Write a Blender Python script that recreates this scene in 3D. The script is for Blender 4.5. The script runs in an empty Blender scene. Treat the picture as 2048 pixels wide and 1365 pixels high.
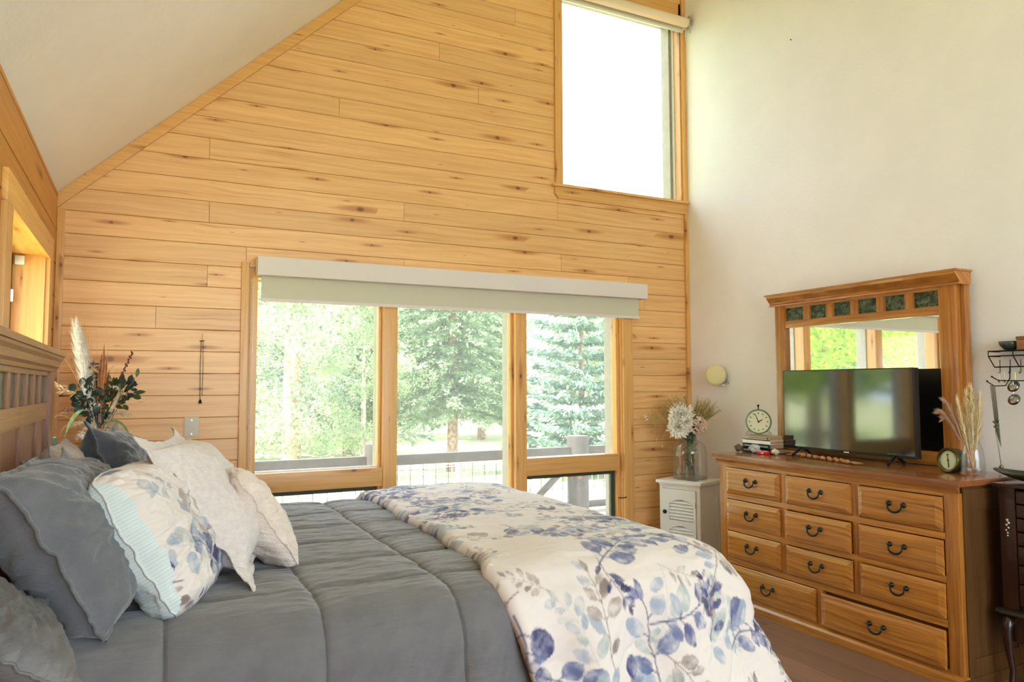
import bpy, bmesh, math, random
import numpy as np
from mathutils import Vector, Matrix, Euler, noise as mnoise

S = bpy.context.scene
COL = S.collection
random.seed(7)
R = math.radians

# ------------------------------------------------------------------ camera
cam = bpy.data.cameras.new('camera')
cam.sensor_width = 36.0
cam.lens = 1458.4324 * 36.0 / 2048.0
cam.clip_start = 0.02
cam.clip_end = 300
camo = bpy.data.objects.new('camera', cam)
COL.objects.link(camo)
_yaw, _pit, _rol = 0.46629, 0.06053, -0.002605
_F = Vector((math.sin(_yaw) * math.cos(_pit), math.cos(_yaw) * math.cos(_pit), math.sin(_pit)))
_R = Vector((math.cos(_yaw), -math.sin(_yaw), 0))
_U = _R.cross(_F)
_R2 = _R * math.cos(_rol) + _U * math.sin(_rol)
_U2 = -_R * math.sin(_rol) + _U * math.cos(_rol)
M = Matrix((_R2, _U2, -_F)).transposed().to_4x4()
M.translation = (-3.9986, -4.7011, 1.3908)
camo.matrix_world = M
S.camera = camo

# ------------------------------------------------------------------ world, sun, rear fill
w = bpy.data.worlds.new('sky')
S.world = w
w.use_nodes = True
wn = w.node_tree
bg = wn.nodes['Background']
bg.inputs[0].default_value = (0.72, 0.86, 1.0, 1)
bg.inputs[1].default_value = 7.0
sun = bpy.data.lights.new('sun', 'SUN')
sun.energy = 30.0
sun.angle = R(0.6)
sun.color = (1.0, 0.96, 0.90)
suno = bpy.data.objects.new('sun', sun)
COL.objects.link(suno)
suno.rotation_euler = Vector((0.50, -0.07, -0.86)).to_track_quat('-Z', 'Y').to_euler()

def area(name, loc, direction, sx, sy, power, color):
    l = bpy.data.lights.new(name, 'AREA')
    l.shape = 'RECTANGLE'
    l.size, l.size_y = sx, sy
    l.energy = power
    l.color = color
    o = bpy.data.objects.new(name, l)
    COL.objects.link(o)
    o.location = loc
    o.rotation_euler = Vector(direction).to_track_quat('-Z', 'Y').to_euler()
    return o
# added fill light for the interior, set in the unseen rear opening behind the camera
area('fill_rear', (-2.6, -7.4, 2.1), (0.05, 1, 0.05), 3.6, 2.6, 30, (1.0, 0.95, 0.90))
# sampling portals for the sky in the two front windows (no light of their own)
for nm, loc, sx, sy in (('portal_main', (-2.0, .25, 1.2), 2.9, 1.9), ('portal_upper', (-.64, .25, 3.75), 1.25, 1.75)):
    p = area(nm, loc, (0, -1, 0), sx, sy, 1, (1, 1, 1))
    p.data.cycles.is_portal = True

S.view_settings.view_transform = 'Standard'
S.view_settings.look = 'None'
S.view_settings.exposure = 0.12
S.view_settings.gamma = 1.0
S.view_settings.use_curve_mapping = False
S.cycles.max_bounces = 10
S.cycles.diffuse_bounces = 5
S.cycles.transparent_max_bounces = 24
S.cycles.sample_clamp_indirect = 6.0
S.cycles.caustics_reflective = False
S.cycles.caustics_refractive = False

# ------------------------------------------------------------------ node helpers
def lin(c):
    return tuple((x / 255.0 / 12.92) if x / 255.0 <= 0.04045 else ((x / 255.0 + 0.055) / 1.055) ** 2.4 for x in c[:3])

class NT:
    def __init__(s, name):
        s.m = bpy.data.materials.new(name)
        s.m.use_nodes = True
        s.t = s.m.node_tree
        s.b = s.t.nodes['Principled BSDF']
        s.out = s.t.nodes['Material Output']
    def n(s, typ, **kw):
        nd = s.t.nodes.new(typ)
        for k, v in kw.items():
            setattr(nd, k, v)
        return nd
    def set(s, sock, v):
        if isinstance(v, bpy.types.NodeSocket):
            s.t.links.new(v, sock)
        elif v is not None:
            if hasattr(sock, 'default_value'):
                try:
                    sock.default_value = v
                except Exception:
                    sock.default_value = (*v, 1.0)
    def math(s, op, a, b=None, c=None, clamp=False):
        nd = s.n('ShaderNodeMath', operation=op, use_clamp=clamp)
        s.set(nd.inputs[0], a)
        if b is not None: s.set(nd.inputs[1], b)
        if c is not None: s.set(nd.inputs[2], c)
        return nd.outputs[0]
    def vec(s, op, a, b=None, scale=None):
        nd = s.n('ShaderNodeVectorMath', operation=op)
        s.set(nd.inputs[0], a)
        if b is not None: s.set(nd.inputs[1], b)
        if scale is not None: s.set(nd.inputs['Scale'], scale)
        return nd.outputs['Value'] if op in ('LENGTH', 'DISTANCE', 'DOT_PRODUCT') else nd.outputs[0]
    def mix(s, f, a, b, blend='MIX'):
        nd = s.n('ShaderNodeMix', data_type='RGBA', blend_type=blend)
        s.set(nd.inputs[0], f); s.set(nd.inputs[6], a if not isinstance(a, tuple) else (*a[:3], 1.0)); s.set(nd.inputs[7], b if not isinstance(b, tuple) else (*b[:3], 1.0))
        return nd.outputs[2]
    def smooth(s, v, lo, hi):
        nd = s.n('ShaderNodeMapRange', interpolation_type='SMOOTHSTEP')
        s.set(nd.inputs[0], v); s.set(nd.inputs[1], lo); s.set(nd.inputs[2], hi)
        return nd.outputs[0]
    def noise(s, v, scale, detail=4, rough=.55, dist=0.0):
        nd = s.n('ShaderNodeTexNoise')
        s.set(nd.inputs['Vector'], v); nd.inputs['Scale'].default_value = scale
        nd.inputs['Detail'].default_value = detail; nd.inputs['Roughness'].default_value = rough
        nd.inputs['Distortion'].default_value = dist
        return nd.outputs[0]
    def obj(s):
        return s.n('ShaderNodeTexCoord').outputs['Object']
    def rand(s):
        return s.n('ShaderNodeObjectInfo').outputs['Random']
    def bump(s, h, dist=.002, strength=.5):
        nd = s.n('ShaderNodeBump')
        nd.inputs['Distance'].default_value = dist; nd.inputs['Strength'].default_value = strength
        s.set(nd.inputs['Height'], h)
        s.t.links.new(nd.outputs[0], s.b.inputs['Normal'])
    def fin(s, color=None, rough=None, metal=None, **kw):
        if color is not None: s.set(s.b.inputs['Base Color'], color if not isinstance(color, tuple) else (*color[:3], 1.0))
        if rough is not None: s.set(s.b.inputs['Roughness'], rough)
        if metal is not None: s.set(s.b.inputs['Metallic'], metal)
        for k, v in kw.items():
            s.set(s.b.inputs[k], v)
        return s.m

def wood(name, light, dark, axis='x', scale=1.0, knots=1.0, rough=.38, knotcol=(112, 60, 20), streak=.6, tint=None, vary=.25, coat=0.0, across=None):
    """grain runs along axis; object coordinates in metres, offset per object"""
    t = NT(name)
    co = t.obj()
    sep = t.n('ShaderNodeSeparateXYZ'); t.t.links.new(co, sep.inputs[0])
    ax = {'x': 0, 'y': 1, 'z': 2}
    L = sep.outputs[ax[axis]]
    others = [i for i in range(3) if i != ax[axis]]
    rnd = t.rand()
    r1 = t.math('MULTIPLY', rnd, 37.0)
    A = t.math('ADD', sep.outputs[others[0]], sep.outputs[others[1]])
    # vector (along, across, 0)
    Lr = t.math('ADD', L, r1)
    Ar = t.math('ADD', A, t.math('MULTIPLY', rnd, 11.3))
    cmb = t.n('ShaderNodeCombineXYZ'); t.set(cmb.inputs[0], Lr); t.set(cmb.inputs[1], Ar)
    base = cmb.outputs[0]
    warp = t.noise(t.vec('MULTIPLY', base, (1.6 * scale, 6 * scale, 1)), 1.0, 2)
    cg = t.n('ShaderNodeCombineXYZ')
    t.set(cg.inputs[0], t.math('MULTIPLY', Lr, 1.1 * scale))
    t.set(cg.inputs[1], t.math('ADD', t.math('MULTIPLY', Ar, 42 * scale), t.math('MULTIPLY', warp, 3.0)))
    g = t.noise(cg.outputs[0], 1.0, 5, .6)
    g2 = t.noise(t.vec('MULTIPLY', base, (6 * scale, 220 * scale, 1)), 1.0, 3, .6)
    broad = t.noise(t.vec('MULTIPLY', base, (.55 * scale, 5.0 * scale, 1)), 1.0, 3)
    f = t.smooth(t.math('ADD', t.math('MULTIPLY', g, .75), t.math('MULTIPLY', g2, .25)), .32, .72)
    col = t.mix(f, lin(light), lin(tuple(l * (.62 if knots else .34) + d * (.38 if knots else .66) for l, d in zip(light, dark))))
    st = t.smooth(t.math('MULTIPLY', t.smooth(g, .50, .68), t.smooth(broad, .53, .70)), 0.15, .9)
    pr = t.smooth(t.math('FRACT', t.math('MULTIPLY', rnd, 53.1)), .15, .95)
    st = t.math('MULTIPLY', st, t.math('ADD', .25, pr))
    col = t.mix(t.math('MULTIPLY', st, streak, clamp=True), col, lin(dark))
    # per piece brightness
    v = t.math('ADD', 1.0 - vary / 2, t.math('MULTIPLY', t.math('FRACT', t.math('MULTIPLY', rnd, 91.7)), vary))
    mb = t.n('ShaderNodeCombineXYZ')
    for i in range(3): t.set(mb.inputs[i], v)
    col = t.mix(1.0, col, mb.outputs[0], 'MULTIPLY')
    if knots > 0:
        U, V = 2.6 * scale, 9.0 * scale
        vc = t.vec('MULTIPLY', base, (U, V, 1))
        vo = t.n('ShaderNodeTexVoronoi', voronoi_dimensions='2D', feature='F1')
        t.set(vo.inputs['Vector'], vc); vo.inputs['Scale'].default_value = 1.0
        vo.inputs['Randomness'].default_value = 0.85
        dv = t.vec('SUBTRACT', vc, vo.outputs['Position'])
        dm = t.vec('MULTIPLY', dv, (1 / U * .62, 1 / V, 0))
        wob = t.math('MULTIPLY', t.noise(t.vec('MULTIPLY', base, (70, 120, 1)), 1.0, 3), .009)
        ln = t.math('ADD', t.vec('LENGTH', dm), wob)
        sc = t.n('ShaderNodeSeparateColor'); t.t.links.new(vo.outputs['Color'], sc.inputs[0])
        rad = t.math('MULTIPLY', t.smooth(sc.outputs[0], 1 - .55 * knots, 1.0), .017 / scale)
        rad = t.math('ADD', t.math('MULTIPLY', rad, t.math('ADD', .25, t.math('MULTIPLY', sc.outputs[1], .9))), .0012)
        m = t.math('SUBTRACT', 1.0, t.smooth(t.math('DIVIDE', t.math('SUBTRACT', ln, .0035), rad), .45, 1.25))
        dm2 = t.vec('MULTIPLY', dv, (.11 / U, .8 / V, 0))
        halo = t.math('SUBTRACT', 1.0, t.smooth(t.math('DIVIDE', t.vec('LENGTH', dm2), rad), .3, 1.6))
        halo = t.math('MULTIPLY', halo, .8)
        on = t.math('GREATER_THAN', sc.outputs[0], 1 - .55 * knots)
        col = t.mix(t.math('MULTIPLY', halo, on), col, lin(dark))
        col = t.mix(t.math('MULTIPLY', t.math('MULTIPLY', m, on), .85), col, lin(knotcol))
    t.bump(g2, .0006, .35)
    return t.fin(col, rough, 0, **({'Coat Weight': coat} if coat else {}))

def plain(name, c, rough=.5, metal=0, nscale=0, namt=.06, bump=0, bscale=None, **kw):
    t = NT(name)
    col = lin(c)
    if nscale or bump:
        nz = t.noise(t.obj(), nscale or 30, 4)
        if nscale:
            c2 = tuple(max(0, x * (1 - namt * 2)) for x in col); c3 = tuple(min(1, x * (1 + namt)) for x in col)
            col = t.mix(t.smooth(nz, .3, .7), c2, c3)
        if bump:
            t.bump(t.noise(t.obj(), bscale or 60, 4), bump, .6)
    return t.fin(col, rough, metal, **kw)

def fabric(name, c, c2=None, weave=900, wr=8, rough=.9, bumpd=.0012, sheen=.25):
    t = NT(name)
    o = t.obj()
    a = t.noise(o, wr, 5, .6)
    b = t.noise(t.vec('MULTIPLY', o, (1, 1, 1)), weave / 3, 2)
    col = t.mix(t.smooth(a, .3, .7), lin(c), lin(c2 or tuple(x * .93 for x in c)))
    wv = t.noise(t.vec('MULTIPLY', o, (1.0, 1.0, 3.2)), wr * 1.3, 4, .55, .8)
    t.bump(t.math('ADD', t.math('ADD', t.math('MULTIPLY', a, .6), wv), t.math('MULTIPLY', b, .22)), bumpd * 5, .6)
    return t.fin(col, rough, 0, **{'Sheen Weight': sheen, 'Sheen Roughness': .5})

MT = {}
MT['pine'] = wood('pine_plank', (240, 192, 130), (184, 114, 52), 'x', 1.0, 1.0, .36, streak=.55, vary=.14)
MT['trim_x'] = wood('pine_trim_x', (228, 176, 106), (176, 114, 54), 'x', 1.3, .7, .33, streak=.4, vary=.10)
MT['trim_z'] = wood('pine_trim_z', (228, 176, 106), (176, 114, 54), 'z', 1.3, .7, .33, streak=.4, vary=.10)
MT['trim_y'] = wood('pine_trim_y', (238, 188, 104), (176, 108, 48), 'y', 1.3, .7, .33, streak=.4, vary=.10)
MT['log'] = wood('log_plank', (208, 144, 56), (136, 78, 24), 'y', 1.0, .9, .4, streak=.6, vary=.2)
MT['oak_y'] = wood('oak_y', (206, 138, 60), (112, 60, 20), 'y', 1.5, 0, .27, streak=1.0, vary=.16, coat=.35)
MT['oak_z'] = wood('oak_z', (196, 128, 56), (108, 60, 20), 'z', 1.5, 0, .27, streak=.9, vary=.12, coat=.35)
MT['oak_shaded'] = wood('oak_shaded', (104, 70, 34), (68, 42, 18), 'z', 1.5, 0, .4, streak=.8, vary=.1)  # darker oak copy: shade on the near dresser side is put into the colour
MT['oak_x'] = wood('oak_x', (196, 128, 56), (108, 60, 20), 'x', 2.0, 0, .34, streak=.65, vary=.12)
MT['oak_top'] = wood('oak_top', (158, 96, 52), (104, 58, 30), 'y', 2.0, 0, .22, streak=.6, vary=.05, coat=.4)
MT['bed_y'] = wood('bed_oak_y', (174, 128, 78), (118, 76, 40), 'y', 2.0, 0, .4, streak=.5, vary=.12)
MT['bed_z'] = wood('bed_oak_z', (160, 108, 68), (108, 64, 36), 'z', 2.0, 0, .4, streak=.5, vary=.16)
MT['floor'] = wood('floor_plank', (138, 104, 84), (84, 58, 44), 'y', 1.2, .25, .35, streak=.8, vary=.3)
MT['deck'] = wood('deck_plank', (150, 132, 112), (110, 92, 74), 'x', 1.2, .3, .7, streak=.6, vary=.25)
MT['drywall'] = plain('drywall', (244, 243, 243), .85, nscale=3, namt=.012, bump=.0015, bscale=55)
MT['ceiling'] = plain('ceiling_paint', (246, 243, 238), .9, nscale=3, namt=.012, bump=.003, bscale=38)
MT['backing'] = plain('dark_gap', (110, 70, 34), .9)
MT['shade_box'] = plain('shade_box', (224, 214, 210), .8, bump=.0004, bscale=300)
MT['shade_cloth'] = plain('shade_cloth', (206, 200, 178), .85, bump=.0005, bscale=400)
MT['white_paint'] = plain('white_paint', (236, 236, 233), .45, nscale=5, namt=.02)
MT['white_metal'] = plain('white_metal', (226, 226, 226), .35, .1)
MT['black_metal'] = plain('black_metal', (26, 26, 24), .4, .7)
MT['black_plastic'] = plain('black_plastic', (18, 22, 20), .35)
MT['bronze'] = plain('bronze', (42, 44, 34), .42, .7)
MT['green_sash'] = plain('green_sash', (48, 62, 46), .5)
MT['ext_frame'] = plain('exterior_frame', (160, 152, 134), .7, nscale=20)
MT['cream'] = plain('cream_plastic', (226, 216, 164), .5)
MT['plate'] = plain('wall_plate', (206, 198, 176), .5)
MT['chrome'] = plain('chrome', (210, 210, 205), .18, 1.0)
MT['brass'] = plain('brass', (150, 120, 60), .35, 1.0)
MT['dark_wood'] = wood('cherry_dark', (56, 28, 16), (26, 13, 8), 'z', 2.0, 0, .25, streak=.6, vary=.12, coat=.3)
MT['green_marble'] = (lambda t: t.fin(t.mix(t.smooth(t.noise(t.obj(), 26, 6, .65, 1.2), .42, .62), lin((34, 52, 40)), lin((98, 118, 92))), .25))(NT('green_marble'))

def glass_mat(name, tint=(1, 1, 1), refl=.06, veil=.03, rough=.02):
    t = NT(name)
    tr = t.n('ShaderNodeBsdfTransparent'); tr.inputs[0].default_value = (*tint, 1)
    gl = t.n('ShaderNodeBsdfGlossy'); gl.inputs['Roughness'].default_value = rough
    di = t.n('ShaderNodeBsdfDiffuse'); di.inputs[0].default_value = (.85, .88, .85, 1)
    tl = t.n('ShaderNodeBsdfTranslucent'); tl.inputs[0].default_value = (.85, .88, .85, 1)
    lw = t.n('ShaderNodeLayerWeight'); lw.inputs[0].default_value = .5
    frs = t.math('ADD', refl, t.math('MULTIPLY', t.math('POWER', lw.outputs['Facing'], 4.0), .55))
    a = t.n('ShaderNodeAddShader'); 
    m0 = t.n('ShaderNodeMixShader'); m0.inputs[0].default_value = .5
    t.t.links.new(di.outputs[0], m0.inputs[1]); t.t.links.new(tl.outputs[0], m0.inputs[2])
    m1 = t.n('ShaderNodeMixShader')
    spots = t.math('MULTIPLY', t.math('ADD', .75, t.math('MULTIPLY', t.smooth(t.noise(t.obj(), 26, 6, .7), .45, .75), .5)), veil)
    t.set(m1.inputs[0], spots)
    t.t.links.new(tr.outputs[0], m1.inputs[1]); t.t.links.new(m0.outputs[0], m1.inputs[2])
    m2 = t.n('ShaderNodeMixShader')
    t.set(m2.inputs[0], frs)
    t.t.links.new(m1.outputs[0], m2.inputs[1]); t.t.links.new(gl.outputs[0], m2.inputs[2])
    t.t.links.new(m2.outputs[0], t.out.inputs[0])
    return t.m
MT['glass'] = glass_mat('window_glass', refl=.004, veil=.095)  # pale veil mixed into the panes stands in for glare and haze
MT['glass_clear'] = glass_mat('clear_glass', (.97, .97, .97), refl=.06, veil=.03)
MT['glass_grey'] = glass_mat('grey_glass', (.90, .90, .91), refl=.05, veil=.06)
t = NT('mirror'); MT['mirror'] = t.fin((.92, .94, .93), .01, 1.0)
t = NT('screen'); MT['screen'] = t.fin((.006, .009, .007), .06, 0, **{'IOR': 1.95})

# ------------------------------------------------------------------ mesh helpers
def box(bm, x0, x1, y0, y1, z0, z1, bev=0.0):
    if x0 > x1: x0, x1 = x1, x0
    if y0 > y1: y0, y1 = y1, y0
    if z0 > z1: z0, z1 = z1, z0
    v = [bm.verts.new((x, y, z)) for x in (x0, x1) for y in (y0, y1) for z in (z0, z1)]
    fs = [(0, 1, 3, 2), (4, 6, 7, 5), (0, 4, 5, 1), (2, 3, 7, 6), (0, 2, 6, 4), (1, 5, 7, 3)]
    faces = [bm.faces.new([v[i] for i in f]) for f in fs]
    if bev:
        es = list({e for f in faces for e in f.edges})
        bmesh.ops.bevel(bm, geom=es, offset=bev, segments=2, affect='EDGES', profile=.7)
def prism(bm, pts, axis, a0, a1):
    """extrude polygon pts (2D in the other two axes order) along axis"""
    def P(p, a):
        if axis == 'x': return (a, p[0], p[1])
        if axis == 'y': return (p[0], a, p[1])
        return (p[0], p[1], a)
    A = [bm.verts.new(P(p, a0)) for p in pts]
    B = [bm.verts.new(P(p, a1)) for p in pts]
    n = len(pts)
    for i in range(n):
        bm.faces.new((A[i], A[(i + 1) % n], B[(i + 1) % n], B[i]))
    bm.faces.new(A[::-1]); bm.faces.new(B)
def lathe(bm, prof, c=(0, 0, 0), seg=32, mat=None):
    """prof list of (r,z); closes ends if r==0"""
    rings = []
    T = mat or Matrix()
    c = Vector(c)
    for r, z in prof:
        if r < 1e-6:
            rings.append([bm.verts.new(c + T @ Vector((0, 0, z)))])
        else:
            rings.append([bm.verts.new(c + T @ Vector((r * math.cos(2 * math.pi * i / seg), r * math.sin(2 * math.pi * i / seg), z))) for i in range(seg)])
    for a, b in zip(rings, rings[1:]):
        if len(a) == 1 and len(b) == 1: continue
        for i in range(seg):
            j = (i + 1) % seg
            if len(a) == 1: bm.faces.new((a[0], b[j], b[i]))
            elif len(b) == 1: bm.faces.new((a[i], a[j], b[0]))
            else: bm.faces.new((a[i], a[j], b[j], b[i]))
def tube(bm, pts, r, seg=6, cap=True):
    pts = [Vector(p) for p in pts]
    n = len(pts)
    rs = r if isinstance(r, (list, tuple)) else [r] * n
    rings = []
    up = Vector((0, 0, 1))
    prev = None
    for i, p in enumerate(pts):
        d = (pts[min(i + 1, n - 1)] - pts[max(i - 1, 0)])
        if d.length < 1e-9: d = Vector((0, 0, 1))
        d.normalize()
        if prev is None:
            s = d.cross(up)
            if s.length < .05: s = d.cross(Vector((1, 0, 0)))
        else:
            s = prev - d * prev.dot(d)
        s.normalize(); prev = s
        u = d.cross(s)
        rings.append([bm.verts.new(p + (s * math.cos(2 * math.pi * k / seg) + u * math.sin(2 * math.pi * k / seg)) * rs[i]) for k in range(seg)])
    for a, b in zip(rings, rings[1:]):
        for k in range(seg):
            bm.faces.new((a[k], a[(k + 1) % seg], b[(k + 1) % seg], b[k]))
    if cap:
        bm.faces.new(rings[0][::-1]); bm.faces.new(rings[-1])
def ball(bm, c, r, seg=12, rings=8, sq=(1, 1, 1), rot=None):
    m = Matrix.Translation(Vector(c)) @ (rot or Matrix()) @ Matrix.Diagonal((r * sq[0], r * sq[1], r * sq[2], 1))
    bmesh.ops.create_uvsphere(bm, u_segments=seg, v_segments=rings, radius=1, matrix=m)
def bez(p0, p1, p2, n=8):
    p0, p1, p2 = Vector(p0), Vector(p1), Vector(p2)
    return [(p0 * (1 - t) ** 2 + p1 * 2 * t * (1 - t) + p2 * t * t) for t in [i / n for i in range(n + 1)]]

def link(name, me, m, parent=None, smooth=False):
    o = bpy.data.objects.new(name, me)
    COL.objects.link(o)
    if m is not None: me.materials.append(m if not isinstance(m, str) else MT[m])
    if smooth:
        me.polygons.foreach_set('use_smooth', [True] * len(me.polygons))
    if parent is not None:
        o.parent = parent
    return o
def wloc(o):
    v = Vector((0, 0, 0))
    while o is not None:
        v += o.location; o = o.parent
    return v
def ob(name, bm, m, parent=None, smooth=False, local=False, recalc=True):
    """bm built in world coords (unless local); moved into the parent's frame"""
    if recalc: bmesh.ops.recalc_face_normals(bm, faces=bm.faces[:])
    if parent is not None and not local:
        d = wloc(parent)
        if d.length > 0: bmesh.ops.translate(bm, verts=bm.verts[:], vec=-d)
    me = bpy.data.meshes.new(name)
    bm.to_mesh(me); bm.free()
    if smooth == 'auto':
        me.polygons.foreach_set('use_smooth', [True] * len(me.polygons))
        me.set_sharp_from_angle(angle=R(40))
        return link(name, me, m, parent)
    return link(name, me, m, parent, smooth)
def B(): return bmesh.new()
def bx(name, m, dims, parent=None, bev=0.0, smooth=False):
    bm = B(); box(bm, *dims, bev=bev)
    return ob(name, bm, m, parent, 'auto' if bev else smooth)
def thing(name, label, cat, loc=(0, 0, 0), rz=0.0, group=None, rot=None):
    o = bpy.data.objects.new(name, None)
    o.empty_display_size = .05
    COL.objects.link(o)
    o.location = loc
    o.rotation_euler = rot if rot is not None else (0, 0, rz)
    o['label'] = label; o['category'] = cat
    if group: o['group'] = group
    return o
def tag(o, label, cat, group=None, kind=None):
    o['label'] = label; o['category'] = cat
    if group: o['group'] = group
    if kind: o['kind'] = kind
    return o
def struct(name, loc=(0, 0, 0), label=None):
    o = bpy.data.objects.new(name, None); COL.objects.link(o); o.location = loc
    o['kind'] = 'structure'
    if label: o['label'] = label
    return o
def st(o, label=None):
    o['kind'] = 'structure'
    if label: o['label'] = label
    return o
def origin_to(o, loc):
    """shift a top-level mesh's origin"""
    loc = Vector(loc); o.data.transform(Matrix.Translation(-loc)); o.location = loc
    return o
def dup(root, loc=None, rz=None, label=None, name=None):
    r = root.copy(); COL.objects.link(r)
    if loc is not None: r.location = loc
    if rz is not None: r.rotation_euler = (0, 0, rz)
    if label: r['label'] = label
    for ch in list(root.children):
        c = ch.copy(); COL.objects.link(c); c.parent = r
        for g in list(ch.children):
            d = g.copy(); COL.objects.link(d); d.parent = c
    return r
# ================================================================== ROOM SHELL
XL = -4.453
SL = 0.942                      # gable slope (rise over run)
ZC = 2.468
def zroof(x): return ZC + SL * (x - XL)
REAR = -7.6
# -- back wall: planks on a dark backing
wb = struct('wall_back', (0, 0, 0), 'back gable wall of knotty pine planks')
PIT = .130; Z0 = 1.2048
WIN = (-3.46, -.60, .235, 2.12)       # main window opening (x0,x1,z0,z1)
UPW = (-1.235, -.02, 2.85, 4.60)      # upper window
def clip_poly(poly, a, b, c):
    """keep a*x+b*z<=c"""
    out = []
    for i in range(len(poly)):
        p, q = poly[i], poly[(i + 1) % len(poly)]
        fp, fq = a * p[0] + b * p[1] - c, a * q[0] + b * q[1] - c
        if fp <= 0: out.append(p)
        if fp * fq < 0:
            t = fp / (fp - fq)
            out.append((p[0] + (q[0] - p[0]) * t, p[1] + (q[1] - p[1]) * t))
    return out
def plank(poly, y0, y1, ch):
    bm = B()
    n = len(poly)
    cx = sum(p[0] for p in poly) / n; cz = sum(p[1] for p in poly) / n
    xs = [p[0] for p in poly]; zs = [p[1] for p in poly]
    hx, hz = max(xs) - min(xs), max(zs) - min(zs)
    fr = [(cx + (p[0] - cx) * (1 - 2 * .0012 / max(hx, .01)), cz + (p[1] - cz) * (1 - 2 * (ch + .0006) / max(hz, .01))) for p in poly]
    A = [bm.verts.new((p[0], y0, p[1])) for p in fr]
    poly = [(cx + (p[0] - cx) * (1 - 2 * .0006 / max(hx, .01)), cz + (p[1] - cz) * (1 - 2 * .0008 / max(hz, .01))) for p in poly]
    M1 = [bm.verts.new((p[0], y0 + ch, p[1])) for p in poly]
    Bk = [bm.verts.new((p[0], y1, p[1])) for p in poly]
    for i in range(n):
        j = (i + 1) % n
        bm.faces.new((A[i], A[j], M1[j], M1[i])); bm.faces.new((M1[i], M1[j], Bk[j], Bk[i]))
    bm.faces.new(A); bm.faces.new(Bk[::-1])
    return bm
joints = {-9: [-2.2], -7: [-3.0], -5: [-.35], -3: [-3.9], 12: [-3.681], 9: [-3.675], 10: [-2.452], 11: [-1.245], 7: [-2.45], 8: [-1.217], 6: [-3.678, -.45],
          4: [-3.95], 15: [-2.9], 17: [-1.9], 19: [-2.2], 22: [-1.6], 25: [-.9]}
rng = random.Random(3)
k = -10
while Z0 + PIT * k < 6.6:
    za, zb = max(Z0 + PIT * k, 0.0), Z0 + PIT * (k + 1)
    if zb > 0.02:
        cuts = sorted([XL] + joints.get(k, []) + [0.0])
        for xa, xb in zip(cuts, cuts[1:]):
            segs = [(xa, xb, za, zb)]
            for (wx0, wx1, wz0, wz1) in (WIN, UPW):
                ns = []
                for (a, b, c, d) in segs:
                    if b <= wx0 or a >= wx1 or d <= wz0 or c >= wz1: ns.append((a, b, c, d)); continue
                    if a < wx0: ns.append((a, wx0, c, d))
                    if b > wx1: ns.append((wx1, b, c, d))
                    if c < wz0: ns.append((max(a, wx0), min(b, wx1), c, wz0))
                    if d > wz1: ns.append((max(a, wx0), min(b, wx1), wz1, d))
                segs = ns
            for (a, b, c, d) in segs:
                if b - a < .012 or d - c < .008: continue
                poly = [(a, c), (b, c), (b, d), (a, d)]
                # keep z <= zroof(x)  ->  -SL*x + z <= ZC - SL*XL
                poly = clip_poly(poly, -SL, 1.0, ZC - SL * XL - .01)
                if len(poly) < 3: continue
                if max(p[0] for p in poly) - min(p[0] for p in poly) < .02: continue
                ob('plank', plank(poly, 0.0, .018, .0031), 'pine', wb)
    k += 1
# backing (four rectangles around the openings + gable), behind planks
bm = B()
def bk(x0, x1, z0, z1):
    p = clip_poly([(x0, z0), (x1, z0), (x1, z1), (x0, z1)], -SL, 1.0, ZC - SL * XL)
    if len(p) >= 3: prism(bm, p, 'y', .016, .20)
bk(XL - .4, WIN[0], -.1, 7); bk(WIN[0], WIN[1], -.1, WIN[2]); bk(WIN[0], WIN[1], WIN[3], UPW[2])
bk(WIN[1], .4, -.1, UPW[2]); bk(UPW[0], UPW[1], UPW[3], 7); bk(WIN[0], UPW[0], UPW[2], 7); bk(UPW[1], .4, UPW[2], 7)
ob('backing', bm, 'backing', wb)
# -- right wall, ceiling, floor, left wall, rear wall
st(bx('wall_right', 'drywall', (0, .2, REAR, .2, -.1, 7.2)), 'tall white drywall')
bm = B()
dn = Vector((-SL, 0, 1)).normalized() * .16
prism(bm, [(XL - .30, zroof(XL - .30)), (.25, zroof(.25)), (.25 + dn.x, zroof(.25) + dn.z), (XL - .30 + dn.x, zroof(XL - .30) + dn.z)], 'y', REAR, .02)
prism(bm, [(XL - .30, zroof(XL - .30) + .17), (.25, zroof(.25) + .17), (.25, zroof(.25) + .30), (XL - .30, zroof(XL - .30) + .30)], 'y', REAR - .5, .75)
st(ob('ceiling', bm, 'ceiling'), 'sloped white ceiling')
fl = struct('floor', (0, 0, 0), 'dark walnut plank floor')
bm = B(); box(bm, XL, 0, REAR, .0, -.12, -.012); ob('subfloor', bm, 'backing', fl)
W_ = .18
xi = XL
i = 0
while xi < 0:
    x1 = min(xi + W_, 0)
    ys = [REAR, -4.9 - (i * .37) % 1.1, -3.6 - (i * .53) % 1.2, -2.4 - (i * .41) % 1.0, -1.1 - (i * .29) % .9, 0]
    for a, b in zip(ys, ys[1:]):
        bm = B(); box(bm, xi + .0008, x1 - .0008, a + .0008, b - .0008, -.012, 0, bev=.0012)
        ob('plank', bm, 'floor', fl)
    xi += W_; i += 1
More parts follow.
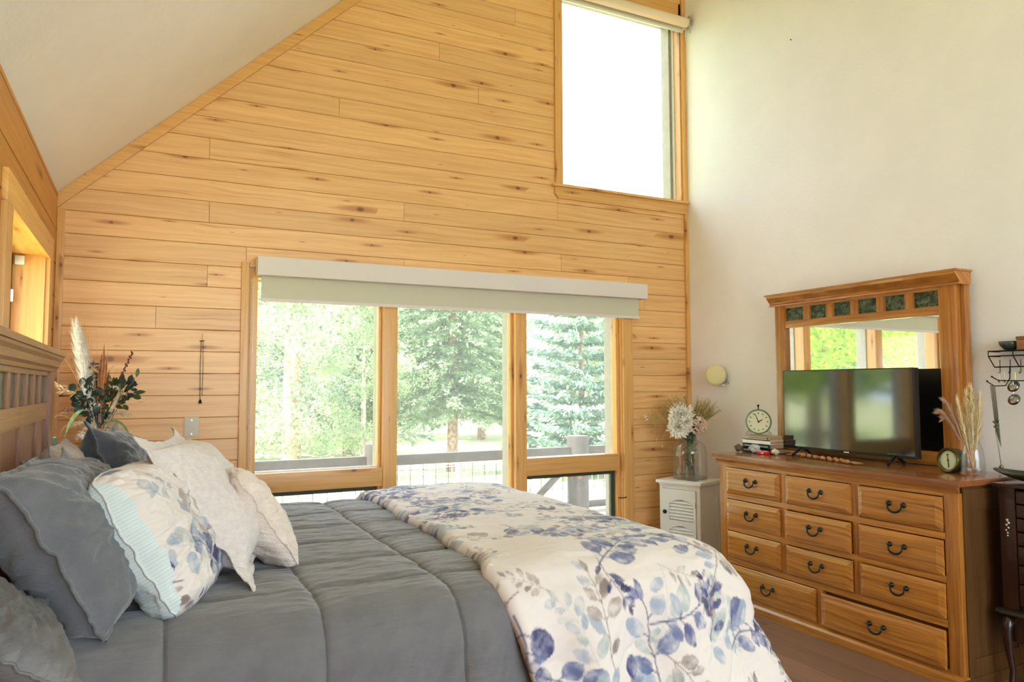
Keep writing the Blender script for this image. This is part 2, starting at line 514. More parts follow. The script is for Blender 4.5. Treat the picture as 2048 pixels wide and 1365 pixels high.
# left wall: log siding boards with window opening
wl = struct('wall_left', (0, 0, 0), 'left wall of amber log boards')
LW = (-1.60, -.43, 1.17, 2.06)
zz = 2.07 - .185 * 12
kk = 0
bmb = B()
for (a, b, c, d) in [(REAR, LW[0], -.1, ZC), (LW[0], LW[1], -.1, LW[2]), (LW[0], LW[1], LW[3], ZC), (LW[1], .016, -.1, ZC)]:
    box(bmb, XL - .30, XL - .012, a, b, c, d)
ob('backing', bmb, 'backing', wl)
while zz < ZC:
    za, zb = max(zz, 0), min(zz + .185, ZC)
    if zb - za > .01:
        cuts = [REAR, -3.4 - (kk % 3) * .5, .0]
        for ya, yb in zip(cuts, cuts[1:]):
            segs = [(ya, yb, za, zb)]
            ns = []
            for (a, b, c, d) in segs:
                if b <= LW[0] or a >= LW[1] or d <= LW[2] or c >= LW[3]: ns.append((a, b, c, d)); continue
                if a < LW[0]: ns.append((a, LW[0], c, d))
                if b > LW[1]: ns.append((LW[1], b, c, d))
                if c < LW[2]: ns.append((max(a, LW[0]), min(b, LW[1]), c, LW[2]))
                if d > LW[3]: ns.append((max(a, LW[0]), min(b, LW[1]), LW[3], d))
            for (a, b, c, d) in ns:
                if d - c < .01: continue
                bm = B(); box(bm, XL - .012, XL, a, b, c + .002, d - .002, bev=.006)
                ob('plank', bm, 'log', wl)
    zz += .185; kk += 1
# rear wall with broad openings (behind the camera)
bm = B()
box(bm, XL - .3, .2, REAR - .15, REAR, -.1, .5); box(bm, XL - .3, .2, REAR - .15, REAR, 3.2, 7)
box(bm, XL - .3, XL + .5, REAR - .15, REAR, .5, 3.2); box(bm, -.5, .2, REAR - .15, REAR, .5, 3.2)
st(ob('wall_rear', bm, 'drywall'))
# -- trims
bm = B()
d2 = Vector((SL, -1)).normalized() * .062
prism(bm, [(XL, ZC - .002), (-.002, zroof(-.002) - .002), (-.002 , zroof(-.002) - .085), (XL, ZC - .085)], 'y', -.020, -.0005)
st(ob('trim_1', bm, 'trim_x'), 'sloped pine trim under the ceiling')
st(bx('trim_2', 'trim_z', (XL + .001, XL + .038, -.022, -.0005, .0, ZC - .09), bev=.003), 'pine corner trim by the left wall')
st(bx('trim_3', 'trim_z', (-.036, -.001, -.022, -.0005, .0, 2.80), bev=.003), 'pine corner trim by the white wall')
st(bx('trim_4', 'trim_z', (-.036, -.001, -.022, -.0005, 4.42, 6.2), bev=.003))
st(bx('baseboard_right', 'trim_y', (-.016, -.0005, REAR, -.03, 0, .10), bev=.003))
st(bx('baseboard_back', 'trim_x', (XL + .04, -.04, -.018, -.0005, 0, .10), bev=.003))

# ================================================================== MAIN WINDOW
w1 = struct('window_1', (-2.0, 0, .235), 'wide three-bay picture window')
TZ = 'trim_z'; TX = 'trim_x'
zt = 2.10
bx('casing', TZ, (-3.485, -3.442, -.020, -.0005, .24, 2.15), w1, bev=.002)
bx('casing', TZ, (-.672, -.580, -.020, -.0005, .24, 2.12), w1, bev=.002)
bx('casing', TX, (-3.44, -.58, -.018, -.0005, 2.12, 2.15), w1, bev=.002)
bx('sill', TX, (-3.55, -.515, -.060, -.0005, .215, .240), w1, bev=.004)
bx('jamb', TZ, (-3.441, -3.388, -.004, .10, .24, zt), w1, bev=.002)
bx('jamb', TZ, (-.680, -.640, .0, .10, .24, zt), w1, bev=.002)
bx('stop', TZ, (-.706, -.680, .030, .10, .24, zt), w1, bev=.002)
bx('mullion', TZ, (-2.587, -2.491, -.003, .10, .24, zt), w1, bev=.003)
bx('mullion', TZ, (-1.604, -1.514, -.003, .10, .24, zt), w1, bev=.003)
bx('stop', TZ, (-2.607, -2.587, .045, .10, .24, zt), w1, bev=.002)
bx('stop', TZ, (-1.622, -1.604, .045, .10, .24, zt), w1, bev=.002)
bx('head', TX, (-3.441, -.66, 0, .10, 2.06, 2.12), w1)
bx('rail', TX, (-3.388, -2.588, .002, .10, .733, .852), w1, bev=.003)
bx('rail', TX, (-1.513, -.706, .002, .10, .733, .860), w1, bev=.003)
bx('bottom_rail', TX, (-3.388, -.68, .02, .10, .24, .315), w1, bev=.003)
for x0, x1 in ((-3.388, -2.60), (-1.513, -.71)):
    bx('bead', 'white_metal', (x0, x1, .060, .082, .852, .862), w1)
def pane(x0, x1, z0, z1, y=.088, par=None, m='glass'):
    return bx('pane', m, (x0, x1, y, y + .005, z0, z1), par or w1)
pane(-3.388, -2.60, .855, 2.06); pane(-2.491, -1.615, .315, 2.06); pane(-1.514, -.70, .86, 2.06)
for x0, x1 in ((-3.388, -2.60), (-1.514, -.706)):
    sb = B()
    box(sb, x0, x1, .070, .098, .700, .733); box(sb, x0, x1, .070, .098, .315, .350)
    box(sb, x0, x0 + .032, .070, .098, .35, .70); box(sb, x1 - .034, x1, .070, .098, .35, .70)
    sa = ob('sash', sb, 'green_sash', w1)
    bx('pane', 'glass', (x0 + .03, x1 - .03, .085, .089, .345, .705), sa)
    hb = B()
    box(hb, x1 + .002, x1 + .012, .040, .058, .44, .56, bev=.002)
    tube(hb, bez((x1 + .008, .045, .52), (x1 + .02, -.02, .515), (x1 + .045, -.03, .53), 6), .004, 6)
    h = ob('handle', hb, 'bronze', sa, True)
# exterior jambs between and beside the panes
for x0, x1 in ((-3.46, -3.400), (-2.597, -2.480), (-1.612, -1.504), (-.700, -.60)):
    bx('exterior_jamb', 'ext_frame', (x0, x1, .10, .205, .24, 2.12), w1)
bx('exterior_jamb', 'ext_frame', (-3.46, -.60, .10, .205, 2.06, 2.12), w1)
bx('exterior_jamb', 'ext_frame', (-3.46, -.60, .10, .205, .20, .30), w1)

# ================================================================== UPPER WINDOW
w2 = struct('window_2', (-.62, 0, 2.89), 'high window in the gable')
bx('casing', TZ, (-1.270, -1.205, -.022, -.0005, 2.905, 4.62), w2, bev=.003)
bx('casing', TZ, (-.042, -.0015, -.018, -.0005, 2.905, 4.40), w2, bev=.003)
bx('jamb', TZ, (-1.225, -1.200, -.001, .12, 2.89, 4.60), w2)
bx('jamb', TZ, (-.055, -.018, 0, .10, 2.89, 4.60), w2)
bx('stop', 'white_metal', (-.062, -.055, .07, .10, 2.90, 4.58), w2)
bx('sill', TX, (-1.300, -.0015, -.045, .10, 2.885, 2.905), w2, bev=.004)
bm = B(); prism(bm, [(-1.245, 2.800), (-.006, 2.800), (-.006, 2.884), (-1.275, 2.884), (-1.275, 2.835)], 'y', -.020, -.0005)
ob('apron', bm, TX, w2)
bx('head', TX, (-1.21, -.02, 0, .10, 4.42, 4.60), w2)
bx('pane', 'glass', (-1.20, -.055, .095, .100, 2.905, 4.55), w2)
bx('exterior_jamb', 'ext_frame', (-1.23, -1.195, .10, .205, 2.86, 4.60), w2)
bx('exterior_jamb', 'ext_frame', (-.085, -.0, .10, .20, 2.86, 4.60), w2)
bx('exterior_jamb', 'ext_frame', (-1.23, -.02, .10, .20, 4.46, 4.62), w2)
# wooden-tone roller blind of the upper window
t_ = thing('roller_blind', 'small rolled-up beige blind across the top of the high window', 'blind', (-.65, -.07, 4.31))
bm = B(); M90 = Matrix.Rotation(R(90), 4, 'Y')
lathe(bm, [(0, 0), (.040, 0), (.040, 1.22), (0, 1.22)], (-1.255, -.075, 4.405), 24, M90)
ob('roll', bm, plain('blind_cloth', (236, 214, 190), .8), t_, 'auto')
bx('bottom_bar', 'white_metal', (-1.26, -.045, -.045, -.032, 4.335, 4.353), t_)
bx('cloth', 'shade_cloth', (-1.25, -.05, -.040, -.037, 4.35, 4.42), t_)
bm = B(); box(bm, -.036, -.026, -.12, -.001, 4.36, 4.45, bev=.002); tube(bm, [(-.03, -.115, 4.42), (-.03, -.118, 4.30)], .004, 6)
ob('bracket', bm, 'chrome', t_, 'auto')
bx('cord', 'white_metal', (-.045, -.042, -.075, -.072, 4.28, 4.37), t_)

# ================================================================== LEFT WINDOW
w3 = struct('window_3', (XL, -1.0, 1.17), 'deep-set window in the log wall')
TY = 'trim_y'
bx('casing', TY, (XL, XL + .020, LW[0] - .12, LW[1] + .12, LW[3] - .03, LW[3] + .085), w3, bev=.003)
bx('casing', TZ, (XL, XL + .020, LW[1] - .01, LW[1] + .12, LW[2], LW[3] - .03), w3, bev=.003)
bx('casing', TZ, (XL, XL + .020, LW[0] - .12, LW[0] + .01, LW[2], LW[3] - .03), w3, bev=.003)
bx('jamb', TZ, (XL - .31, XL, LW[1] - .02, LW[1], LW[2], LW[3]), w3)
bx('jamb', TZ, (XL - .31, XL, LW[0], LW[0] + .02, LW[2], LW[3]), w3)
bx('soffit', TY, (XL - .31, XL, LW[0], LW[1], LW[3] - .022, LW[3] - .001), w3)
bx('sill', TY, (XL - .31, XL + .05, LW[0] - .12, LW[1] + .12, LW[2] - .02, LW[2] + .01), w3, bev=.003)
sb = B()
g0, g1 = XL - .175, XL - .135
box(sb, g0, g1, LW[0] + .02, LW[0] + .07, LW[2] + .01, LW[3] - .02); box(sb, g0, g1, LW[1] - .07, LW[1] - .02, LW[2] + .01, LW[3] - .02)
box(sb, g0, g1, LW[0] + .07, LW[1] - .07, LW[3] - .07, LW[3] - .02); box(sb, g0, g1, LW[0] + .07, LW[1] - .07, LW[2] + .01, LW[2] + .05)
sa = ob('sash', sb, 'green_sash', w3)
bx('pane', 'glass', (XL - .155, XL - .150, LW[0] + .06, LW[1] - .06, LW[2] + .04, LW[3] - .06), sa)
bx('latch', 'chrome', (g1, g1 + .012, LW[1] - .06, LW[1] - .045, 1.80, 1.86), sa)
o = bx('window_sensor', 'white_metal', (XL - .125, XL - .085, LW[1] - .045, LW[1] - .0205, 1.985, 2.030), bev=.004)
tag(o, 'small white plastic sensor in the top corner of the left window', 'sensor')

# ================================================================== ROLLER SHADE (main window)
t_ = thing('window_blind', 'long cream cassette shade drawn a little over the wide window', 'shade', (-2.0, -.05, 1.91))
bx('cassette', 'shade_box', (-3.405, -.50, -.115, -.021, 2.062, 2.177), t_, bev=.003)
bx('shade_fabric', 'shade_cloth', (-3.375, -.545, -.052, -.049, 1.925, 2.08), t_)
bx('bottom_bar', 'shade_box', (-3.38, -.54, -.058, -.043, 1.908, 1.928), t_, bev=.003)
bm = B()
z = 2.05
while z > .80:
    bmesh.ops.create_icosphere(bm, subdivisions=1, radius=.0032, matrix=Matrix.Translation((-3.432, -.035, z)))
    bmesh.ops.create_icosphere(bm, subdivisions=1, radius=.0032, matrix=Matrix.Translation((-3.424, -.060, z)))
    z -= .0085
ob('bead_chain', bm, 'chrome', t_, True)

# ================================================================== WALL PLATE, CORD
t_ = thing('wall_plate', 'blank beige wall plate screwed to the pine planks', 'wall plate', (-3.745, 0, 1.15))
bx('plate', 'plate', (-3.785, -3.706, -.008, 0, 1.092, 1.208), t_, bev=.003)
for z in (1.11, 1.19):
    bm = B(); lathe(bm, [(.004, 0), (.004, .0015), (0, .0015)], (-3.745, -.008, z), 10, Matrix.Rotation(R(90), 4, 'X')); ob('screw', bm, 'chrome', t_)
t_ = thing('pull_chain', 'thin hanging chain with a small bell pull on the pine wall', 'chain', (-3.70, -.01, 1.29))
bm = B(); tube(bm, [(-3.703, -.012, 1.655), (-3.706, -.008, 1.5), (-3.703, -.012, 1.31)], .0016, 5); tube(bm, [(-3.694, -.012, 1.655), (-3.69, -.008, 1.5), (-3.692, -.012, 1.33)], .0012, 5)
ob('chain', bm, 'bronze', t_)
bm = B(); tube(bm, [(-3.699, -.006, 1.662), (-3.697, -.008, 1.70)], .0012, 5); tube(bm, [(-3.712, -.004, 1.657), (-3.686, -.010, 1.660)], .004, 6)
ob('hook', bm, 'brass', t_)
bm = B(); lathe(bm, [(0, .024), (.005, .022), (.008, .008), (.010, 0), (0, 0)], (-3.702, -.012, 1.288), 12); ob('bell', bm, 'bronze', t_, True)
# ================================================================== DRESSER
XF = -.644
def raised_front(bm, y0, y1, z0, z1, xf, proud=.020, bev=.028):
    """drawer front facing -x: lip, sloped bevel, raised field"""
    xa = xf + .002
    xs = [xa, xa - .010, xa - .012, xa - proud, xa - proud]
    ins = [0, 0, .003, bev, bev]
    rings = []
    for x, i_ in zip(xs[:4], ins[:4]):
        rings.append([bm.verts.new((x, y, z)) for y, z in ((y0 + i_, z0 + i_), (y1 - i_, z0 + i_), (y1 - i_, z1 - i_), (y0 + i_, z1 - i_))])
    for a, b in zip(rings, rings[1:]):
        for i in range(4):
            bm.faces.new((a[i], a[(i + 1) % 4], b[(i + 1) % 4], b[i]))
    bm.faces.new(rings[-1]); bm.faces.new(rings[0][::-1])
def bail_pull(par, y, z, xf, wd=.078):
    bm = B()
    MX = Matrix.Rotation(R(-90), 4, 'Y')
    for s in (-1, 1):
        lathe(bm, [(0, 0), (.013, 0), (.014, .004), (.009, .009), (.006, .014), (.007, .018), (0, .021)], (xf, y + s * wd / 2, z + .012), 12, MX)
    pts = []
    for i in range(11):
        a = math.pi * i / 10
        pts.append((xf - .016 - .008 * math.sin(a), y - math.cos(a) * wd / 2 * (.98), z + .010 - .036 * math.sin(a) ** .75))
    tube(bm, pts, [.0036 + .0022 * math.sin(math.pi * i / 10) for i in range(11)], 8)
    return ob('handle', bm, 'bronze', par, True)
dr = thing('dresser', 'long honey oak dresser of eleven drawers along the white wall', 'dresser', (-.39, -1.80, 0))
yl, yr = -1.035, -2.590
XB = -.165
bm = B(); box(bm, -.672, XB + .02, yr - .025, yl + .045, .918, .945, bev=.004)
ob('top', bm, 'oak_top', dr, 'auto')
bm = B()
prof = [(XF, .885), (XF - .004, .885), (XF - .006, .895), (XF - .014, .905), (XF - .020, .912), (XF - .020, .918), (XF, .918)]
prism(bm, prof, 'y', yr - .012, yl + .020)  # cove moulding under the top
ob('cornice', bm, 'oak_y', dr)
bm = B(); box(bm, XB, XF + .03, yl - .018, yl, .03, .918); ob('side_panel', bm, 'oak_z', dr)
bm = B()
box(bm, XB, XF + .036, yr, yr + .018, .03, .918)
ob('side_panel', bm, 'oak_shaded', dr)
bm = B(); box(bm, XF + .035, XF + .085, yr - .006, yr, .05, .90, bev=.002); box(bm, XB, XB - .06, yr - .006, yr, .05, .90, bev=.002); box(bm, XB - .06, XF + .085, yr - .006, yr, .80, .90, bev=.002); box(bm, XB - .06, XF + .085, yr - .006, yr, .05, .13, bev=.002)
ob('side_frame', bm, 'oak_shaded', dr, 'auto')
bx('back_panel', 'oak_y', (XB, XB + .008, yr, yl, .03, .90), dr)
bx('stile', 'oak_z', (XF, XF + .035, yl - .062, yl, .04, .885), dr, bev=.002)
bx('stile', 'oak_z', (XF, XF + .035, yr, yr + .066, .04, .885), dr, bev=.002)
rows = [(.702, .862), (.500, .662), (.302, .462)]
cols = [(-1.540, -1.102), (-2.025, -1.585), (-2.520, -2.070)]
for y in (-1.5625, -2.0475):
    bx('divider', 'oak_z', (XF + .001, XF + .03, y - .022, y + .022, .27, .87), dr)
bx('divider', 'oak_z', (XF + .001, XF + .03, -1.822, -1.782, .05, .27), dr)
for z0, z1 in ((.866, .887), (.666, .698), (.466, .498), (.262, .298), (.045, .072)):
    bx('rail', 'oak_y', (XF, XF + .03, yr + .06, yl - .06, z0, z1), dr, bev=.0015)
bx('carcass', 'backing', (XF + .032, XF + .04, yr + .02, yl - .02, .05, .90), dr)
DC = [(0, .0), (0, .0), (0, .0)]
for ri, (z0, z1) in enumerate(rows):
    for ci, (y0, y1) in enumerate(cols):
        pull = {(1, 1): .012, (2, 1): .006, (1, 2): .004}.get((ri, ci), 0)
        bm = B(); raised_front(bm, y0, y1, z0, z1, XF - pull)
        box(bm, XF + .001 - pull, XF + .028, y0 + .01, y1 - .01, z0 + .008, z1 - .012)
        d = ob('drawer', bm, 'oak_y', dr)
        bail_pull(d, (y0 + y1) / 2, (z0 + z1) / 2 + .004, XF - .018 - pull)
for (y0, y1, z0, z1, pl) in ((-1.780, -1.102, .074, .258, 0), (-2.520, -1.826, .074, .250, .012)):
    bm = B(); raised_front(bm, y0, y1, z0, z1, XF - pl, bev=.034)
    box(bm, XF + .001 - pl, XF + .028, y0 + .01, y1 - .01, z0 + .008, z1 - .012)
    d = ob('drawer', bm, 'oak_y', dr)
    bail_pull(d, (y0 + y1) / 2, (z0 + z1) / 2 + .004, XF - .018 - pl)
bm = B()
prism(bm, [(XF + .03, 0), (XF - .014, 0), (XF - .014, .028), (XF - .016, .040), (XF - .008, .052), (XF, .058), (XF + .03, .058)], 'y', yr - .010, yl + .010)
ob('base_moulding', bm, 'oak_y', dr)
bx('side_base', 'oak_shaded', (XB, XF - .01, yr - .012, yr, 0, .05), dr, bev=.002)

# ------------------------------------------------------------------ MIRROR
mr = thing('dresser_mirror', 'oak framed dresser mirror with a row of six green inlays', 'mirror', (-.10, -1.667, .945))
bx('post', 'oak_z', (-.125, -.080, -1.118, -1.040, .946, 1.935), mr, bev=.003)
bx('post', 'oak_z', (-.125, -.080, -2.292, -2.200, .946, 1.935), mr, bev=.003)
bx('post_return', 'oak_z', (-.080, -.03, -2.315, -2.255, .946, 1.935), mr, bev=.003)
bx('post_return', 'oak_z', (-.080, -.03, -1.06, -1.03, .946, 1.935), mr, bev=.003)
bx('rail', 'oak_y', (-.118, -.082, -2.21, -1.11, 1.772, 1.820), mr, bev=.002)
bx('rail', 'oak_y', (-.118, -.082, -2.21, -1.11, 1.906, 1.935), mr, bev=.002)
bx('rail', 'oak_y', (-.118, -.082, -2.21, -1.11, .946, 1.02), mr, bev=.002)
bm = B()
prism(bm, [(-.03, 1.925), (-.140, 1.925), (-.143, 1.934), (-.133, 1.938), (-.140, 1.950), (-.160, 1.972), (-.168, 1.980), (-.170, 1.995), (-.03, 1.995)], 'y', -2.325, -1.005)
ob('crown', bm, 'oak_y', mr)
bx('crown_top', 'oak_y', (-.176, -.03, -2.335, -.992, 1.995, 2.006), mr, bev=.002)
ed = [-1.118] + [-1.118 - (2.200 - 1.118) * i / 6 for i in range(1, 6)] + [-2.200]
for i in range(6):
    bx('inlay', 'green_marble', (-.098, -.092, ed[i + 1] + .004, ed[i] - .004, 1.818, 1.908), mr)
for i in range(1, 6):
    bx('stile', 'oak_z', (-.116, -.088, ed[i] - .025, ed[i] + .025, 1.819, 1.907), mr, bev=.002)
bx('glass', 'mirror', (-.098, -.094, -2.21, -1.11, 1.01, 1.78), mr)
bx('backing', 'backing', (-.0915, -.03, -2.25, -1.07, .95, 1.93), mr)
# ------------------------------------------------------------------ TV
tv = thing('television', 'flat black television standing on the dresser before the mirror', 'television', (-.30, -1.71, .945))
bm = B(); box(bm, -.297, -.262, -2.165, -1.262, .988, 1.480, bev=.004); ob('case', bm, 'black_plastic', tv, 'auto')
bm = B(); box(bm, -.303, -.296, -2.166, -1.261, .986, 1.481, bev=.002)
for f in [f for f in bm.faces]: pass
ob('bezel', bm, 'black_plastic', tv, 'auto')
bx('screen', 'screen', (-.3048, -.3028, -2.158, -1.269, 1.002, 1.475), tv)
for yc in (-1.38, -2.03):
    bm = B()
    tube(bm, [(-.285, yc, 1.0), (-.385, yc - .025 , .953)], [.010, .009], 6)
    tube(bm, [(-.285, yc, 1.0), (-.185, yc + .02, .953)], [.010, .009], 6)
    ob('foot', bm, 'black_plastic', tv)
bx('badge', 'chrome', (-.3052, -.3030, -1.745, -1.71, .989, .995), tv)

# ------------------------------------------------------------------ items on the dresser
ZT = .9455
def book(label, x0, x1, y0, y1, z0, z1, cov, pages, spine_marks=None, rot=0):
    cx_, cy_ = (x0 + x1) / 2, (y0 + y1) / 2
    t_ = thing('book', label, 'book', (cx_, cy_, z0), rot, 'books under the clock')
    hx, hy, h = (x1 - x0) / 2, (y1 - y0) / 2, z1 - z0
    bm = B(); box(bm, -hx, hx, -hy, hy, 0, .0025); box(bm, -hx, hx, -hy, hy, h - .0025, h); box(bm, -hx, -hx + .003, -hy, hy, 0, h)
    ob('cover', bm, cov, t_, local=True)
    bm = B(); box(bm, -hx + .002, hx - .003, -hy + .003, hy - .003, .002, h - .002); ob('pages', bm, pages, t_, local=True)
    if spine_marks:
        bm = B()
        for (a, b, c, d) in spine_marks: box(bm, -hx - .0004, -hx + .0002, a, b, c, d)
        ob('spine_print', bm, spine_marks and MK, t_, local=True)
    return t_
pg_tan = plain('pages_tan', (176, 136, 94), .9, nscale=200); pg_w = plain('pages_white', (226, 220, 200), .9)
ck = plain('cover_black', (32, 36, 32), .5); cw = plain('cover_white', (232, 232, 226), .45); cb = plain('cover_beige', (182, 166, 136), .6)
MK = plain('print_pale', (196, 200, 190), .6)
def dashes(y0, y1, z0, z1, n, seed):
    r_ = random.Random(seed); out = []; y = y1
    while y > y0:
        wdt = r_.uniform(.005, .012); out.append((y - wdt, y, z0, z1)); y -= wdt + r_.uniform(.002, .005)
    return out
book('lower black book under the clock', -.42, -.27, -1.252, -1.003, ZT, ZT + .030, ck, pg_tan, dashes(-.10, .10, .012, .019, 9, 1))
book('upper black book lying below the white book', -.415, -.27, -1.250, -1.006, ZT + .0305, ZT + .057, ck, pg_tan, dashes(-.10, .10, .009, .017, 9, 2))
book('white book between the black and the beige book', -.418, -.28, -1.252, -1.012, ZT + .0575, ZT + .084, cw, pg_tan)
MK = plain('print_dark', (70, 62, 48), .6)
book('beige book topmost of the stack, right under the clock', -.412, -.29, -1.242, -1.028, ZT + .0845, ZT + .112, cb, pg_tan, dashes(-.07, .07, .010, .015, 9, 3) + [(-.098, -.082, .006, .020)])
t_ = thing('book', 'dark green book standing upright behind the stack by the clock', 'book', (-.235, -1.0, ZT), 0)
bx('cover', plain('cover_green', (36, 50, 44), .5), (-.255, -.225, -1.13, -.955, ZT, ZT + .095), t_, bev=.002)
# clock
def clock_face(par, c, axis_dir, r, marks, facecol, handcol, hands, up=Vector((0, 0, 1)), tick=.10):
    pass
n_ = Vector((-.70, -.71, 0.06)).normalized()
def frame_from(n_):
    xr = Vector((0, 0, 1)).cross(n_).normalized(); up = n_.cross(xr)
    return Matrix((xr, up, n_)).transposed().to_4x4()
FM = frame_from(n_)
ck_ = thing('alarm_clock', 'round pale green alarm clock on wire legs on top of the books', 'clock', (-.335, -1.075, ZT + .112), 0)
C0 = Vector((-.335, -1.075, 1.143)); INK = plain('ink', (60, 62, 40), .6)
mint = plain('clock_green', (104, 128, 108), .35)
bm = B(); lathe(bm, [(0, -.030), (.060, -.030), (.078, -.018), (.082, .0), (.083, .014), (.079, .020), (.075, .018), (.074, .010), (0, .010)], C0, 40, FM)
ob('case', bm, mint, ck_, 'auto')
bm = B(); lathe(bm, [(.0735, .0105), (0, .0108)], C0, 40, FM); ob('dial', bm, plain('dial_cream', (216, 212, 170), .5), ck_)
def dial_pt(C, FM_, a, rr, h): return C + FM_ @ Vector((math.sin(a) * rr, math.cos(a) * rr, h))
for i in range(12):
    a = i * math.pi / 6
    bm = B(); tube(bm, [dial_pt(C0, FM, a, .052, .0125), dial_pt(C0, FM, a, .061, .0125)], .0028, 5); ob('numeral', bm, INK, ck_)
bm = B()
tube(bm, [dial_pt(C0, FM, R(-22), -.008, .0145), dial_pt(C0, FM, R(-22), .055, .0145)], [.0026, .0014], 5)
tube(bm, [dial_pt(C0, FM, R(60), -.006, .0140), dial_pt(C0, FM, R(60), .030, .0140)], [.0032, .002], 5)
ball(bm, dial_pt(C0, FM, 0, 0, .0145), .005)
ob('hands', bm, 'black_metal', ck_)
bm = B(); tube(bm, [C0 + Vector((0, 0, .080)), C0 + Vector((0, 0, .103))], .0035, 8); ball(bm, C0 + Vector((0, 0, .107)), .008); ob('top_knob', bm, 'black_metal', ck_, True)
for s in (-1, 1):
    bm = B()
    side = FM @ Vector((1, 0, 0))
    for q, dx in ((-1, .082), (0, .066), (1, .050)):
        foot = C0 + side * s * dx + FM @ Vector((0, 0, .030 * q - .01)); foot.z = ZT + .1145
        top = C0 + side * s * (.052 + .010 * (1 if q == -1 else 0)) + Vector((0, 0, -.055)) + FM @ Vector((0, 0, -.006))
        tube(bm, [top, foot], .0018, 5)
    ob('leg', bm, mint, ck_)
# stones, crystal, lighter, shell
def rock(name, label, cat, c, r, sq, seed, m, sub=3, jag=.25, mtl_smooth=True):
    bm = B(); bmesh.ops.create_icosphere(bm, subdivisions=sub, radius=1)
    for v in bm.verts:
        nn = mnoise.noise(v.co * 1.6 + Vector((seed, 0, 0))) * jag + mnoise.noise(v.co * 4 + Vector((0, seed, 0))) * jag * .4
        v.co = v.co * (1 + nn)
        v.co = Vector((v.co.x * r * sq[0], v.co.y * r * sq[1], v.co.z * r * sq[2]))
    zm = min(v.co.z for v in bm.verts)
    for v in bm.verts: v.co += Vector(c) + Vector((0, 0, -zm))
    o = ob(name, bm, m, None, mtl_smooth)
    origin_to(o, c)
    return tag(o, label, cat)
rock('stone', 'small dark brown rounded stone beside the stacked books', 'stone', (-.46, -1.015, ZT), .026, (1, 1, .9), 3, plain('stone_brown', (104, 82, 62), .7, nscale=60, namt=.3))
rock('crystal', 'clear whitish crystal lump in front of the books', 'crystal', (-.455, -1.160, ZT), .036, (1, 1.05, .85), 9, plain('crystal', (214, 216, 212), .25, nscale=40, namt=.25, **{'Transmission Weight': .3}), 2, .5, False)
rock('seashell', 'small pinkish white seashell beside the red object on the dresser', 'shell', (-.425, -1.300, ZT), .024, (1, 1.15, .75), 15, plain('shell', (222, 200, 178), .5, nscale=60, namt=.15), 3, .5)
t_ = thing('pocket_knife', 'bright red pocket knife lying in front of the books', 'knife', (-.462, -1.235, ZT), R(8))
red = plain('red_gloss', (214, 22, 26), .25)
bm = B(); box(bm, -.012, .012, -.042, .042, 0.0, .020, bev=.007); ob('handle', bm, red, t_, 'auto', local=True)
bm = B(); box(bm, -.013, -.011, -.010, .008, .006, .013); ob('emblem', bm, 'white_metal', t_, local=True)
bm = B(); box(bm, -.003, .003, -.036, .038, .0195, .022); ob('blade_spine', bm, 'chrome', t_, local=True)
# bead garland
t_ = thing('bead_garland', 'string of tan wooden beads with jute tassels under the television', 'beads', (-.41, -1.64, ZT))
beadm = plain('bead', (182, 132, 74), .5, nscale=80, namt=.12)
bd = None
N_ = 24
for i in range(N_):
    f = i / (N_ - 1)
    y = -1.435 - .43 * f
    x = -.365 - .10 * f + .012 * math.sin(i * 1.9)
    rr = .0115 + .0015 * math.sin(i * 2.3)
    bm = B(); lathe(bm, [(.003, -rr), (rr * .7, -rr * .75), (rr, 0), (rr * .7, rr * .75), (.003, rr)], (x, y, ZT + rr), 14, Matrix.Rotation(R(90 + 15 * math.sin(i)), 4, 'X'))
    ob('bead', bm, beadm, t_, True)
def tassel(y, x, dy, seed):
    r_ = random.Random(seed); bm = B()
    for i in range(60):
        a = r_.uniform(-.5, .5); l = r_.uniform(.05, .085)
        p0 = Vector((x, y, ZT + .010)); p2 = p0 + Vector((math.sin(a) * l * .7, dy * math.cos(a) * l, -.006 + r_.uniform(0, .006)))
        p1 = (p0 + p2) / 2 + Vector((r_.uniform(-.01, .01), 0, .012 * r_.random()))
        p2.z = max(p2.z, ZT + .0018); tube(bm, bez(p0, p1, p2, 4), .0013, 4, False)
    ball(bm, (x, y, ZT + .011), .010)
    return ob('tassel', bm, plain('jute%d' % seed, (176, 140, 92), .9), t_)
tassel(-1.875, -.475, -1, 5); tassel(-1.428, -.36, 1, 6)
# round gauge / barometer
t_ = thing('barometer', 'round brass barometer with a pale dial at the end of the dresser', 'barometer', (-.375, -2.395, ZT))
n2 = Vector((-.98, .14, .08)).normalized(); F2 = frame_from(n2); C2 = Vector((-.375, -2.390, 1.0085))
agb = plain('aged_brass', (92, 84, 44), .4, .9)
bm = B(); lathe(bm, [(0, -.050), (.057, -.050), (.060, -.045), (.060, .004), (.055, .006)], C2, 40, F2); ob('case', bm, plain('gauge_black', (20, 30, 24), .35, .3), t_, 'auto')
bm = B(); lathe(bm, [(.061, -.004), (.063, .0), (.063, .014), (.058, .020), (.050, .016), (.046, .010)], C2, 40, F2); ob('bezel', bm, agb, t_, 'auto')
bm = B(); lathe(bm, [(.050, .0095), (0, .0097)], C2, 40, F2); ob('dial', bm, plain('dial_green', (206, 216, 180), .5), t_)
bm = B(); tube(bm, [dial_pt(C2, F2, R(172), -.028, .0125), dial_pt(C2, F2, R(172), .036, .0125)], [.0012, .0022], 5); ball(bm, dial_pt(C2, F2, R(172), -.028, .0125), .004); ball(bm, dial_pt(C2, F2, 0, 0, .0125), .0045)
for i in range(24):
    a = R(-135 + i * 270 / 23); tube(bm, [dial_pt(C2, F2, a, .039, .0115), dial_pt(C2, F2, a, .043, .0115)], .0008, 4)
ob('needle', bm, 'black_metal', t_)
